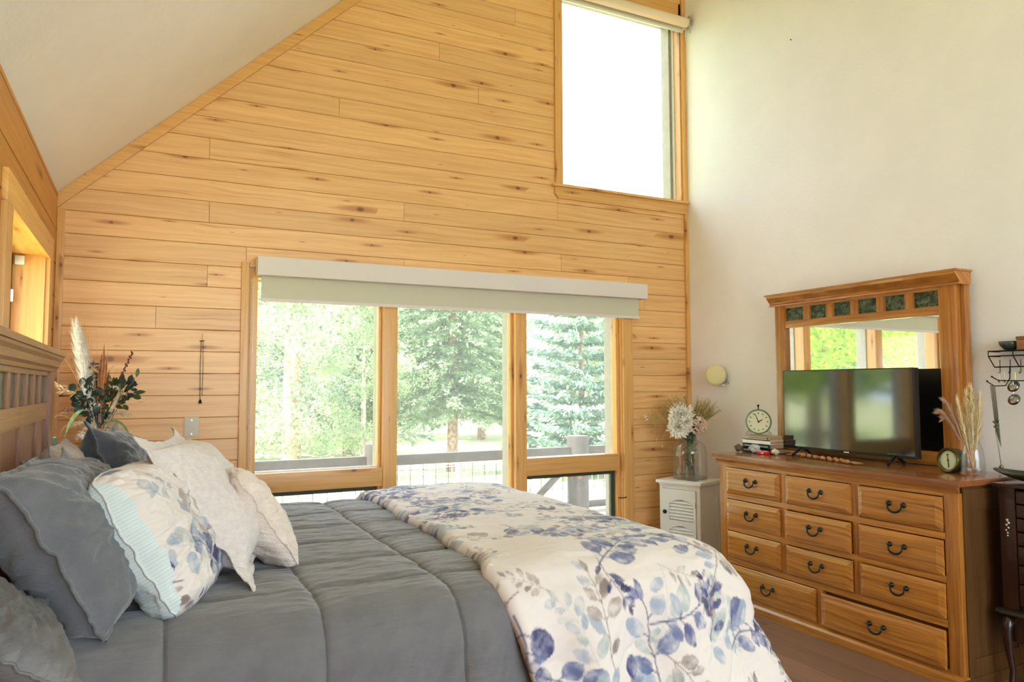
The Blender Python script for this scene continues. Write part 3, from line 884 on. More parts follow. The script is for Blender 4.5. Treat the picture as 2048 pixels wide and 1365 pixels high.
bx('base_foot', 'black_metal', (-.385, -.345, -2.42, -2.37, ZT, ZT + .010), t_)
# bottle with pampas
bt = thing('glass_bottle', 'clear glass bottle vase at the right end of the dresser', 'bottle', (-.385, -2.512, ZT))
bm = B()
lathe(bm, [(0, .004), (.045, .003), (.052, .010), (.053, .03), (.050, .09), (.043, .135), (.026, .175), (.0145, .205), (.013, .255), (.016, .258), (.016, .268), (.012, .268), (.011, .21), (.023, .175), (.040, .133), (.047, .09), (.049, .03), (0, .012)], (-.385, -2.512, ZT), 36)
ob('bottle', bm, 'glass_clear', bt, True)
def plume(bm, base, tip, bend, width, n, seed, strand=.0012, length=.03, flat=None, droop=.3):
    """feathery plume: stem plus many fine strands"""
    r_ = random.Random(seed)
    base, tip = Vector(base), Vector(tip)
    mid = (base + tip) / 2 + Vector(bend)
    pts = bez(base, mid, tip, 12)
    tube(bm, pts, .0013, 4, False)
    for i in range(n):
        f = .25 + .75 * r_.random()
        k_ = f * 12; i0 = min(int(k_), 11); p = pts[i0].lerp(pts[i0 + 1], k_ - i0)
        d = (pts[i0 + 1] - pts[i0]).normalized()
        side = Vector((r_.uniform(-1, 1), r_.uniform(-1, 1), r_.uniform(-1, 1))); side = (side - d * side.dot(d)).normalized()
        w_ = width * math.sin(math.pi * min(1, (f - .18) / .9)) ** .7 * r_.uniform(.5, 1)
        q = p + d * length * r_.uniform(.6, 1.3) + side * w_ + Vector((0, 0, -droop * w_))
        s2 = d.cross(side) * strand
        m_ = (p + q) / 2 + side * w_ * .2
        a, b2, c, e = (bm.verts.new(x) for x in (p - s2, p + s2, m_ + s2, m_ - s2)); bm.faces.new((a, b2, c, e))
        g = bm.verts.new(q); bm.faces.new((e, c, g))
pamp_c = plain('pampas_cream', (236, 218, 170), .95); pamp_m = plain('pampas_mauve', (196, 160, 134), .95)
pg = thing('dried_pampas', 'cream and mauve pampas plumes in the clear bottle', 'dried grass', (-.385, -2.512, ZT + .02))
bm = B()
for i, (tp, bd_, wd_) in enumerate([((-.385, -2.512, 1.36), (0, 0, 0), .034), ((-.37, -2.545, 1.325), (0, -.01, 0), .026), ((-.39, -2.495, 1.335), (0, .01, 0), .030), ((-.42, -2.47, 1.30), (0, .01, .01), .020)]):
    plume(bm, (-.385, -2.512, .98), tp, bd_, wd_, 520, 40 + i, .0011, .045)
ob('cream_plume', bm, pamp_c, pg, recalc=False)
bm = B()
for i, tp in enumerate([(-.42, -2.40, 1.22), (-.43, -2.385, 1.25), (-.40, -2.42, 1.27), (-.44, -2.42, 1.30)]):
    plume(bm, (-.385, -2.512, .98), tp, (-.02, .03, .15), .018, 300, 50 + i, .0010, .035)
ob('mauve_plume', bm, pamp_m, pg, recalc=False)

# ================================================================== WALL DISC
t_ = thing('wall_disc', 'round cream disc lamp fixed to the white wall beside the corner', 'wall light', (0, -.395, 1.46))
n3 = Vector((-.90, -.38, -.02)).normalized(); F3 = frame_from(n3)
C3 = Vector((-.075, -.385, 1.462))
bm = B(); lathe(bm, [(0, .014), (.060, .014), (.076, .006), (.080, 0), (.078, -.030), (.070, -.040), (0, -.040)], C3, 40, F3); ob('shade', bm, 'cream', t_, 'auto')
bm = B(); tube(bm, [C3 + Vector((.02, -.02, -.03)), (-.001, -.43, 1.42)], .012, 8); tube(bm, [C3 + Vector((0.0, -.03, -.085)), C3 + Vector((.035, -.05, -.075)), (-.001, -.45, 1.405)], .006, 8); ob('bracket', bm, 'chrome', t_, True)
for dz_ in (.035, -.03):
    bm = B(); ball(bm, C3 + Vector((0.01, .085, dz_)), .008); ob('knob', bm, 'cream', t_, True)
o = ob('nail', (lambda bm: (tube(bm, [(-.001, -1.134, 3.807), (-.012, -1.134, 3.809)], .003, 6), bm)[1])(B()), 'black_metal'); tag(o, 'single small nail high up in the white wall', 'nail')
bm = B(); tube(bm, [(-.006, -.62, .475), (-.006, -.80, .472), (-.006, -1.2, .470)], .004, 6)
o = ob('power_cable', bm, 'black_plastic', None, True); tag(o, 'black cable running along the wall behind the dresser', 'cable')

# ================================================================== WHITE LOUVRED CABINET
A0, A1, A2 = Vector((-.52, -.295)), Vector((-.395, -.640)), Vector((-.11, -.425))
ang = math.atan2(A1.y - A0.y, A1.x - A0.x)          # direction of the front edge
cb_ = thing('louvred_cabinet', 'slim white cabinet with louvred door in the corner', 'cabinet', (-.315, -.355, 0), ang)
# local frame: x along front edge, front faces -y
HW, HD, HT = .165, .155, .682
pw = MT['white_paint']
bm = B(); box(bm, -HW - .022, HW + .022, -HD - .025, HD + .015, HT - .022, HT, bev=.005); ob('top', bm, pw, cb_, 'auto', local=True)
bm = B(); box(bm, -HW - .008, HW + .008, -HD - .010, HD, HT - .036, HT - .022, bev=.004); ob('moulding', bm, pw, cb_, 'auto', local=True)
for s in (-1, 1):
    bm = B(); box(bm, s * HW, s * (HW - .014), -HD, HD, .0, HT - .036); ob('side_panel', bm, pw, cb_, local=True)
    bm = B(); box(bm, s * (HW + .003), s * HW, -HD, -HD + .035, 0, HT - .036); box(bm, s * (HW + .003), s * HW, HD - .035, HD, 0, HT - .036); box(bm, s * (HW + .003), s * HW, -HD + .035, HD - .035, HT - .09, HT - .036); ob('side_frame', bm, pw, cb_, local=True)
bm = B(); box(bm, -HW, HW, HD - .008, HD, .03, HT - .036); box(bm, -HW, HW, -HD + .01, HD, .03, .045); ob('back_panel', bm, pw, cb_, local=True)
for a, b in ((-HW, -HW + .028), (HW - .028, HW)):
    bm = B(); box(bm, a, b, -HD - .002, -HD + .012, 0, HT - .036, bev=.002); ob('stile', bm, pw, cb_, 'auto', local=True)
bm = B(); box(bm, -HW + .028, HW - .028, -HD, -HD + .012, HT - .060, HT - .036); ob('rail', bm, pw, cb_, local=True)
bm = B(); box(bm, -HW + .028, HW - .028, -HD, -HD + .012, .0, .05); ob('rail', bm, pw, cb_, local=True)
# door with two arched louvre openings
dx0, dx1, dz0, dz1 = -HW + .030, HW - .030, .052, HT - .062
dm = B()
yf, yb_ = -HD - .010, -HD + .006
sx0, sx1 = dx0 + .052, dx1 - .020
op = [(.395, .545), (.205, .355), (.075, .165)]
box(dm, dx0, sx0, yf, yb_, dz0, dz1); box(dm, sx1, dx1, yf, yb_, dz0, dz1)
zs_ = [dz1] + [z for o_ in op for z in (o_[1], o_[0])] + [dz0]
for i in range(0, len(zs_), 2): box(dm, sx0, sx1, yf, yb_, zs_[i + 1], zs_[i])
# arch fillers
for (z0, z1) in op:
    cxm = (sx0 + sx1) / 2; hw = (sx1 - sx0) / 2; ah = .032
    N = 10
    for i in range(N):
        xa, xb = sx0 + (sx1 - sx0) * i / N, sx0 + (sx1 - sx0) * (i + 1) / N
        za = z1 - ah * (abs((xa - cxm) / hw)) ** 2.2; zb = z1 - ah * (abs((xb - cxm) / hw)) ** 2.2
        prism(dm, [(xa, za), (xb, zb), (xb, z1), (xa, z1)], 'y', yf, yb_)
door = ob('door', dm, pw, cb_, local=True)
for (z0, z1) in op:
    z = z0 + .006
    while z < z1 - .008:
        bm = B()
        prism(bm, [(yf + .001, z), (yf + .003, z - .002), (yb_, z + .016), (yb_ - .002, z + .018)], 'x', sx0, sx1)
        ob('louvre', bm, pw, door, local=True)
        z += .0235
bm = B(); lathe(bm, [(.006, 0), (.006, .010), (.014, .014), (.016, .022), (.010, .029), (0, .030)], (dx0 + .026, yf, .452), 16, Matrix.Rotation(R(90), 4, 'X')); ob('knob', bm, 'bronze', door, True, local=True)
bm = B(); tube(bm, [(dx1 + .001, yf - .001, .16), (dx1 + .001, yf - .001, .20)], .003, 6); tube(bm, [(dx1 + .001, yf - .001, .50), (dx1 + .001, yf - .001, .54)], .003, 6); ob('hinge', bm, 'chrome', cb_, local=True)

# glass jar vase and flowers
VZ = HT
vc = Vector((-.300, -.335, VZ))
va = thing('glass_vase', 'large clear glass jar vase on the white cabinet', 'vase', vc)
bm = B()
lathe(bm, [(0, .006), (.115, .002), (.127, .012), (.128, .05), (.127, .20), (.118, .245), (.095, .275), (.060, .295), (.052, .31), (.056, .335), (.053, .335), (.049, .31), (.057, .291), (.092, .270), (.114, .243), (.123, .20), (.124, .05), (.122, .018), (0, .014)], vc, 48)
ob('jar', bm, 'glass_clear', va, True)
bm = B(); lathe(bm, [(0, .003), (.115, .001), (.1275, .008), (.1275, .018), (.118, .022), (0, .020)], vc, 48); ob('base', bm, 'glass_grey', va, True)
sb_ = thing('small_glass_bottle', 'little square greyish glass bottle in front of the big jar vase', 'bottle', (-.375, -.455, VZ), ang)
bm = B(); box(bm, -.042, .042, -.030, .030, .001, .105, bev=.008); ob('body', bm, 'glass_grey', sb_, 'auto', local=True)
bm = B(); lathe(bm, [(.013, .104), (.013, .125), (.017, .127), (.017, .132), (.011, .132), (.011, .104)], (0, 0, 0), 20); ob('neck', bm, 'glass_grey', sb_, True, local=True)

def petal(bm, c, d, up, L, W, cup=.2, seg=5):
    """petal from c along d, width W"""
    d = Vector(d).normalized(); s = d.cross(Vector(up))
    if s.length < .05: s = d.cross(Vector((1, .3, 0)))
    s.normalize(); u = s.cross(d)
    L_, Rr = [], []
    mid = []
    for i in range(seg + 1):
        f = i / seg
        w_ = W * (math.sin(math.pi * (f * .86 + .07)) ** .8) * .5 * (1 if f < .95 else .35)
        p = Vector(c) + d * L * f + u * (cup * L * f * f)
        mid.append(bm.verts.new(p - u * w_ * .35)); L_.append(bm.verts.new(p + s * w_)); Rr.append(bm.verts.new(p - s * w_))
    for i in range(seg):
        bm.faces.new((L_[i], mid[i], mid[i + 1], L_[i + 1])); bm.faces.new((mid[i], Rr[i], Rr[i + 1], mid[i + 1]))
def bloom(bm, c, axis, rad, layers, W, seed, jitter=.15):
    r_ = random.Random(seed)
    ax = Vector(axis).normalized(); T = ax.to_track_quat('Z', 'Y').to_matrix()
    for (n, tilt, ln) in layers:
        for i in range(n):
            a = 2 * math.pi * (i + r_.random() * .6) / n
            tl = tilt + r_.uniform(-jitter, jitter)
            d = T @ Vector((math.cos(a) * math.cos(tl), math.sin(a) * math.cos(tl), math.sin(tl)))
            petal(bm, c, d, ax, rad * ln * r_.uniform(.85, 1.1), W * r_.uniform(.8, 1.1), r_.uniform(.05, .3))
fb = thing('flower_bouquet', 'white dahlias, pink rose and wispy dried grass in the glass jar', 'flowers', vc + Vector((0, 0, .02)))
wp = plain('petal_white', (246, 240, 222), .7); pk = plain('petal_blush', (250, 228, 206), .7)
gs = plain('stem_green', (62, 116, 46), .6, nscale=40, namt=.3); gd = plain('grass_dry', (196, 168, 104), .9); gg = plain('grass_green', (104, 118, 62), .8)
view = Vector((-.62, -.76, .1)).normalized()
rt = Vector((.78, -.62, 0)).normalized()
def fp(u_, v_, dep=0):   # u: to the viewer's side along the wall corner, v: height above cabinet
    return vc + rt * u_ + Vector((0, 0, v_)) + view * dep
dahl = [(30, -.1, 1.0), (26, .2, .95), (22, .55, .82), (16, .9, .65), (10, 1.25, .45)]
for (u_, v_, dp, rd, sd, axd) in ((-.055, .475, .03, .105, 1, (-.15, -.2, .55)), (-.075, .385, .05, .095, 2, (-.3, -.3, -.15)), (-.02, .42, .07, .06, 8, (0.2, -.3, -.1))):
    bm = B(); bloom(bm, fp(u_, v_, dp), view + Vector(axd) * .5, rd, dahl, rd * .26, sd); ob('dahlia', bm, wp, fb, True, recalc=False)
bm = B()
r_ = random.Random(5)
ctr = fp(.065, .40, .03)
for i in range(150):
    d = Vector((r_.gauss(0, 1), r_.gauss(0, 1), r_.gauss(0, 1))).normalized()
    c_ = ctr + d * .050
    for q in range(3):
        dd = (d + Vector((r_.gauss(0, .6), r_.gauss(0, .6), r_.gauss(0, .6)))).normalized(); petal(bm, c_, dd, d, .024, .022, .2, 3)
ob('hydrangea', bm, pk, fb, True, recalc=False)
bm = B()
for i in range(16):
    a = r_.uniform(0, 6.28); rr = r_.uniform(0, .030)
    p0 = vc + Vector((math.cos(a) * rr * 1.3, math.sin(a) * rr * 1.3, .025)); p2 = vc + Vector((math.cos(a) * rr * .9, math.sin(a) * rr * .9, .37))
    tube(bm, bez(p0, (p0 + p2) / 2 + Vector((r_.uniform(-.01, .01), r_.uniform(-.01, .01), 0)), p2, 5), .0022, 5)
ob('stem', bm, gs, fb, True)
bm = B()
for i in range(1500):
    a = r_.uniform(0, 6.28); h_ = r_.uniform(.06, .36); rr = r_.uniform(.0, .055) * (.6 + .4 * (h_ > .2))
    c_ = vc + Vector((math.cos(a) * rr, math.sin(a) * rr, h_)); d = Vector((math.cos(a), math.sin(a), r_.uniform(-.6, .8)))
    petal(bm, c_, d, (0, 0, 1), .018, .007, .2, 2)
ob('foliage', bm, gs, fb, recalc=False)['kind'] = 'stuff'
def grass_fan(n, base, spread, seed, mats, hmin, hmax, side, headr=.002):
    r2 = random.Random(seed); bm = B(); bh = B()
    for i in range(n):
        a = side + r2.uniform(-spread, spread); h_ = r2.uniform(hmin, hmax); dep = r2.uniform(-.08, .06)
        tip = fp(math.sin(a) * h_ * 1.0, .33 + math.cos(a) * h_, dep)
        p0 = fp(r2.uniform(-.02, .03), .30, 0)
        pts = bez(p0, (p0 + tip) / 2 + Vector((0, 0, .03)), tip + Vector((0, 0, -.02 * r2.random())), 6)
        tube(bm, pts, .0008, 3, False)
        for q in range(12):
            f = .62 + .38 * q / 11; k_ = f * 6; i0 = min(int(k_), 5); p = pts[i0].lerp(pts[i0 + 1], k_ - i0)
            off = Vector((r2.gauss(0, 1), r2.gauss(0, 1), r2.gauss(0, 1))) * .008
            petal(bh, p + off * .4, off + Vector((0, 0, .006)), (0, 1, 0), .011, .0055, 0, 2)
    ob('grass_stem', bm, mats[0], fb, recalc=False)['kind'] = 'stuff'; ob('grass_head', bh, mats[1], fb, recalc=False)['kind'] = 'stuff'
grass_fan(110, None, .40, 11, (gg, gd), .20, .33, -.42)
grass_fan(110, None, .34, 12, (gg, gd), .20, .32, .55)
grass_fan(24, None, .22, 13, (gd, gd), .26, .38, -1.15)
bm = B(); bh = B()
for (u0, v0, u1, v1) in ((-.10, .42, -.24, .30), (-.10, .44, -.20, .25)):
    p = bez(fp(u0, v0), fp((u0 + u1) / 2 - .02, v0 - .01), fp(u1, v1), 6); tube(bm, p, .0009, 4); petal(bh, p[-1], (0, 0, -1), (0, 1, 0), .022, .010, 0, 3)
for (u0, v0) in ((-.315, .485), (-.30, .45), (-.31, .47)): petal(bh, fp(u0, v0), (-.5, .4, -.5), (0, 1, 0), .030, .013, 0, 3)
ob('hanging_sprig', bm, gd, fb, recalc=False)['kind'] = 'stuff'; ob('seed_head', bh, plain('seed_white', (240, 226, 200), .8), fb, recalc=False)['kind'] = 'stuff'

# ================================================================== JEWELRY ARMOIRE
ar = thing('jewelry_armoire', 'dark cherry jewelry armoire on curved legs beside the dresser', 'armoire', (-.30, -2.87, 0))
dw = MT['dark_wood']
bm = B(); box(bm, -.475, -.10, -3.12, -2.645, .918, .934, bev=.006); ob('top', bm, dw, ar, 'auto')
bm = B(); box(bm, -.455, -.11, -2.70, -2.672, .36, .918); ob('side_panel', bm, dw, ar)
bm = B(); box(bm, -.455, -.11, -3.10, -3.072, .36, .918); ob('side_panel', bm, dw, ar)
bm = B(); box(bm, -.462, -.440, -2.738, -2.668, .37, .915, bev=.003); ob('door', bm, dw, ar, 'auto')
bm = B()
for i, (dy, dz) in enumerate(((0, .03), (-.006, .018), (.004, .008), (-.004, -.004), (.006, -.016), (0, -.028), (0, -.040))):
    ball(bm, (-.464, -2.703 + dy, .74 + dz), .006 - .0004 * i, 8, 6, (.5, 1, 1))
o = ob('ornament', bm, plain('pearl', (220, 214, 180), .35), ar, True)
bm = B(); box(bm, -.44, -.13, -3.072, -2.74, .365, .37); box(bm, -.12, -.11, -3.09, -2.68, .36, .918); ob('carcass', bm, dw, ar)
zz_ = .908
for i, h_ in enumerate((.062, .062, .062, .062, .085, .085, .10)):
    bm = B(); box(bm, -.462, -.20, -3.070, -2.742, zz_ - h_ + .003, zz_ - .002, bev=.004); d = ob('drawer', bm, dw, ar, 'auto'); zz_ -= h_
    bm = B(); ball(bm, (-.470, -2.906, zz_ + h_ / 2), .009); ob('knob', bm, 'brass', d, True)
bm = B(); prism(bm, [(-.44, .345), (-.482, .345), (-.486, .352), (-.480, .362), (-.465, .368), (-.44, .368)], 'y', -3.12, -2.645); ob('waist_moulding', bm, plain('dark_green_wood', (46, 44, 34), .25), ar)
bm = B(); box(bm, -.44, -.12, -3.08, -2.69, .22, .345); ob('apron', bm, dw, ar)
for (lx, ly) in ((-.445, -2.685), (-.445, -3.085), (-.14, -2.685), (-.14, -3.085)):
    bm = B(); sx_ = -1 if lx < -.3 else 1; sy_ = 1 if ly > -2.9 else -1
    pts = [(lx, ly, .35), (lx + .012 * sx_, ly + .006 * sy_, .27), (lx + .008 * sx_, ly + .004 * sy_, .18), (lx - .006 * sx_, ly - .002 * sy_, .09), (lx + .002 * sx_, ly, .03), (lx + .016 * sx_, ly + .008 * sy_, .008)]
    tube(bm, pts, [.026, .024, .017, .013, .014, .012], 10); ob('leg', bm, dw, ar, True)
# tray
t_ = thing('boat_tray', 'dark boat-shaped dish holding trinkets on the armoire', 'dish', (-.32, -2.80, .935))
bm = B()
nu, nv = 28, 8
def boat(u_, v_, off):
    a = 2 * math.pi * u_ / nu; rr = v_ / nv
    L_, W__ = .205, .085
    x = -.34 + math.cos(a) * W__ * rr; y = -2.79 + math.sin(a) * L_ * rr
    z = .936 + off + .036 * rr ** 2.5 + .012 * (abs(math.sin(a)) ** 4) * rr
    return (x, y, z)
for off, flip in ((.006, False), (0, True)):
    g_ = [[bm.verts.new(boat(i, j + .3 * (j == 0), off)) for i in range(nu)] for j in range(nv + 1)]
    for j in range(nv):
        for i in range(nu):
            bm.faces.new((g_[j][i], g_[j][(i + 1) % nu], g_[j + 1][(i + 1) % nu], g_[j + 1][i]))
    bm.faces.new(g_[0]);
    if not flip: top_ = g_[nv]
    else:
        for i in range(nu): bm.faces.new((top_[i], top_[(i + 1) % nu], g_[nv][(i + 1) % nu], g_[nv][i]))
ob('dish', bm, plain('dish_dark', (58, 58, 40), .35), t_, True)
for i, (x, y, r0, c_) in enumerate(((-.35, -2.80, .014, (206, 190, 120)), (-.33, -2.84, .016, (220, 214, 190)), (-.36, -2.86, .012, (120, 90, 50)), (-.33, -2.90, .014, (200, 180, 110)))):
    rock('trinket', ['gold coloured trinket nearest the tip of the boat-shaped dish', 'pale round trinket in the boat-shaped dish', 'brown trinket in the boat-shaped dish', 'yellowish trinket at the far end of the dish'][i], 'trinket', (x, y, .9485), r0, (1, 1, .6), i * 3.1, plain('trinket%d' % i, c_, .4), 2)

# ================================================================== WALL JEWELRY RACK
rk = thing('jewelry_rack', 'black wire jewelry rack fixed to the white wall', 'rack', (-.03, -2.68, 1.50))
bmk = MT['black_metal']
ya, yb2 = -2.445, -2.92
bm = B()
for z in (1.558, 1.533, 1.478):
    tube(bm, [(-.008, ya, z), (-.11, ya, z), (-.11, yb2, z), (-.008, yb2, z)] if z > 1.5 else [(-.008, ya, z), (-.06, ya, z), (-.06, yb2, z), (-.008, yb2, z)], .0035, 6)
for y in (ya, -2.565, -2.68, -2.80, yb2):
    tube(bm, [(-.11, y, 1.558), (-.11, y, 1.533), (-.06, y, 1.478)], .0028, 6)
ob('frame', bm, bmk, rk)
bm = B(); box(bm, -.112, -.004, yb2, ya, 1.558, 1.561); ob('shelf_plate', bm, bmk, rk)
for i in range(9):
    y = ya - .028 - i * .05
    bm = B(); tube(bm, [(-.06, y, 1.515), (-.062, y, 1.450), (-.072, y, 1.444), (-.078, y, 1.452)], .002, 5); ob('hook', bm, bmk, rk)
bm = B(); tube(bm, [(-.06, -2.52, 1.478), (-.055, -2.515, 1.42), (-.05, -2.49, 1.382), (-.10, -2.463, 1.380), (-.125, -2.445, 1.402)], .003, 6); ball(bm, (-.127, -2.443, 1.405), .005)
tube(bm, [(-.125, -2.47, 1.425), (-.10, -2.485, 1.408), (-.09, -2.56, 1.406), (-.09, -2.92, 1.406)], .003, 6); ball(bm, (-.127, -2.468, 1.428), .005)
ob('lower_arm', bm, bmk, rk)
t_ = thing('bowl', 'small dark grey-green bowl on top of the jewelry rack', 'bowl', (-.06, -2.525, 1.5625))
bm = B(); lathe(bm, [(0, .004), (.022, 0), (.026, .004), (.044, .024), (.050, .044), (.047, .045), (.040, .026), (.022, .010), (0, .009)], (-.06, -2.525, 1.5625), 28); ob('bowl', bm, plain('bowl_grey', (70, 82, 74), .35, nscale=30, namt=.3), t_, True)
t_ = thing('wooden_box', 'little brown wooden box beside the bowl on the rack', 'box', (-.06, -2.635, 1.5615))
bx('body', wood('box_wood', (150, 100, 52), (96, 58, 26), 'y', 3, 0, .5), (-.10, -.02, -2.70, -2.578, 1.562, 1.612), t_, bev=.002)
bx('lid', wood('box_lid', (140, 92, 48), (90, 54, 24), 'y', 3, 0, .5), (-.102, -.018, -2.702, -2.576, 1.613, 1.628), t_, bev=.002)
sil = plain('silver', (180, 180, 176), .25, 1.0, nscale=60, namt=.2)
for i, z in enumerate((1.378, 1.312)):
    t_ = thing('disc_earring', ['upper round hammered silver disc hanging from the rack', 'lower round silver disc hanging from the rack'][i], 'earring', (-.085, -2.547, z), group='silver discs under the rack')
    bm = B(); lathe(bm, [(0, .006), (.015, .0045), (.030, 0), (.015, .003), (0, .0045)], (-.085, -2.547, z), 28, Matrix.Rotation(R(-68), 4, 'Y')); ob('disc', bm, sil, t_, True)
    bm = B(); tube(bm, [(-.085, -2.547, z + .030), (-.088, -2.547, 1.409)], .001, 4); ob('wire', bm, sil, t_)
for i, (y, l_, c_) in enumerate(((-2.473, .040, (150, 146, 120)), (-2.500, .040, (150, 146, 120)), (-2.552, .055, (196, 180, 90)), (-2.600, .045, (60, 60, 54)), (-2.648, .05, (90, 110, 90)))):
    t_ = thing('earring', ['slim earring on the first hook of the rack', 'slim earring on the second hook of the rack', 'yellow gold dangling earring in the middle of the rack', 'dark dangling earring next to the gold one', 'green-grey dangling earring on the rack'][i], 'earring', (-.075, y, 1.45), group='earrings on the rack')
    bm = B(); tube(bm, [(-.075, y, 1.449), (-.075, y, 1.449 - l_)], .0016, 5); ob('drop', bm, plain('ear%d' % i, c_, .35, .6), t_)
    bm = B(); ball(bm, (-.075, y, 1.449 - l_ - .004), .006, 8, 6, (.6, 1, 1.4)); ob('pendant', bm, plain('earp%d' % i, c_, .35, .6), t_, True)
nk = thing('necklace', 'bundle of thin chain necklaces hanging from the lower hook', 'necklace', (-.115, -2.455, 1.38))
r_ = random.Random(2)
for i in range(7):
    bm = B(); y = -2.452 - .0035 * i; l_ = .24 + .012 * i
    tube(bm, bez((-.115 + .002 * (i % 3), y, 1.384), (-.110, y - .006, 1.27), (-.105, y - .012, 1.384 - l_), 6), .0013, 4); ob('chain', bm, plain('chain%d' % i, (128, 122, 100) if i % 2 else (88, 84, 70), .35, .8), nk)
bm = B(); tube(bm, [(-.108, -2.463, 1.15), (-.100, -2.478, .985)], .0009, 4); tube(bm, [(-.110, -2.470, 1.15), (-.100, -2.480, .985)], .0009, 4); ob('long_chain', bm, sil, nk)
bm = B(); lathe(bm, [(0, .022), (.004, .018), (.011, .006), (.009, 0), (0, 0)], (-.10, -2.480, .963), 12); ob('pendant', bm, 'brass', nk, True)
t_ = thing('green_brooch', 'teal round stone charm with twisted band on the necklaces', 'charm', (-.118, -2.478, 1.19))
bm = B(); ball(bm, (-.118, -2.480, 1.205), .010, 12, 8, (.5, 1, 1)); ob('stone', bm, plain('teal_stone', (26, 92, 74), .2), t_, True)
bm = B(); tube(bm, [(-.120, -2.460, 1.20), (-.122, -2.475, 1.185), (-.120, -2.490, 1.182)], .004, 6); tube(bm, [(-.118, -2.462, 1.175), (-.12, -2.474, 1.165), (-.118, -2.484, 1.172)], .004, 6); ob('band', bm, plain('grey_band', (96, 96, 84), .5), t_, True)
# ================================================================== BED
def sstep(x, a, b):
    t = np.clip((x - a) / (b - a), 0, 1); return t * t * (3 - 2 * t)
_rs = np.random.RandomState(4)
_G = _rs.rand(64, 64, 8)
def vnoise(x, y, k=0):
    """tiled value noise, numpy"""
    x = np.asarray(x, float); y = np.asarray(y, float)
    xi = np.floor(x).astype(int); yi = np.floor(y).astype(int)
    fx = x - xi; fy = y - yi
    fx = fx * fx * (3 - 2 * fx); fy = fy * fy * (3 - 2 * fy)
    g = _G[:, :, k % 8]
    a = g[xi % 64, yi % 64]; b = g[(xi + 1) % 64, yi % 64]; c = g[xi % 64, (yi + 1) % 64]; d = g[(xi + 1) % 64, (yi + 1) % 64]
    return (a * (1 - fx) + b * fx) * (1 - fy) + (c * (1 - fx) + d * fx) * fy
def fbm(x, y, k=0, o=4):
    s = 0; am = .5
    for i in range(o):
        s = s + am * vnoise(x * 2 ** i + 17 * i, y * 2 ** i + 5 * i, k + i); am *= .5
    return s / .9375
def drape(a, bb, core, Rr, top, flare=.08, folds=.0):
    """cloth coordinates -> position; core=(x0,x1,y0,y1) flat top, beyond it the cloth bends down"""
    x0, x1, y0, y1 = core
    cx, cy = np.clip(a, x0, x1), np.clip(bb, y0, y1)
    vx, vy = a - cx, bb - cy
    d = np.sqrt(vx ** 2 + vy ** 2) + 1e-9
    nx, ny = vx / d, vy / d
    q = Rr * math.pi / 2
    out = np.where(d < q, Rr * np.sin(np.minimum(d, q) / Rr), Rr + flare * (d - q))
    dn = np.where(d < q, Rr * (1 - np.cos(np.minimum(d, q) / Rr)), Rr + (d - q))
    per = (cx - cy) * 1.0 + np.arctan2(ny, nx) * .25
    fo = folds * np.sin(per * 21 + 2.5 * fbm(per * 2, per * 0 + 3, 1)) * sstep(d, .08, .42)
    out = out + fo
    dmax = top - .012
    dn = np.minimum(dn, dmax)
    isin = d < 1e-6
    px = np.where(isin, a, cx + nx * out); py = np.where(isin, bb, cy + ny * out)
    return px, py, top - dn, d, nx, ny
def grid_obj(name, X, Y, Z, m, parent=None, colors=None, smooth=True, thickness=None):
    n, k_ = X.shape
    co = np.stack([X, Y, Z], -1).reshape(-1, 3)
    if parent is not None: co = co - np.array(wloc(parent))
    i = np.arange(n - 1)[:, None] * k_ + np.arange(k_ - 1)[None, :]
    fc = np.stack([i, i + k_, i + k_ + 1, i + 1], -1).reshape(-1, 4)
    me = bpy.data.meshes.new(name)
    me.vertices.add(len(co)); me.vertices.foreach_set('co', co.ravel())
    me.loops.add(fc.size); me.loops.foreach_set('vertex_index', fc.ravel().astype(np.int32))
    me.polygons.add(len(fc)); me.polygons.foreach_set('loop_start', np.arange(0, fc.size, 4, dtype=np.int32))
    me.polygons.foreach_set('loop_total', np.full(len(fc), 4, dtype=np.int32))
    me.update(calc_edges=True); me.validate()
    if colors is not None:
        at = me.color_attributes.new('print', 'FLOAT_COLOR', 'POINT')
        c4 = np.ones((len(co), 4), np.float32); c4[:, :3] = colors.reshape(-1, 3)
        at.data.foreach_set('color', c4.ravel())
    o = link(name, me, m, parent, smooth)
    if thickness:
        md = o.modifiers.new('thick', 'SOLIDIFY'); md.thickness = thickness; md.offset = -1
    return o
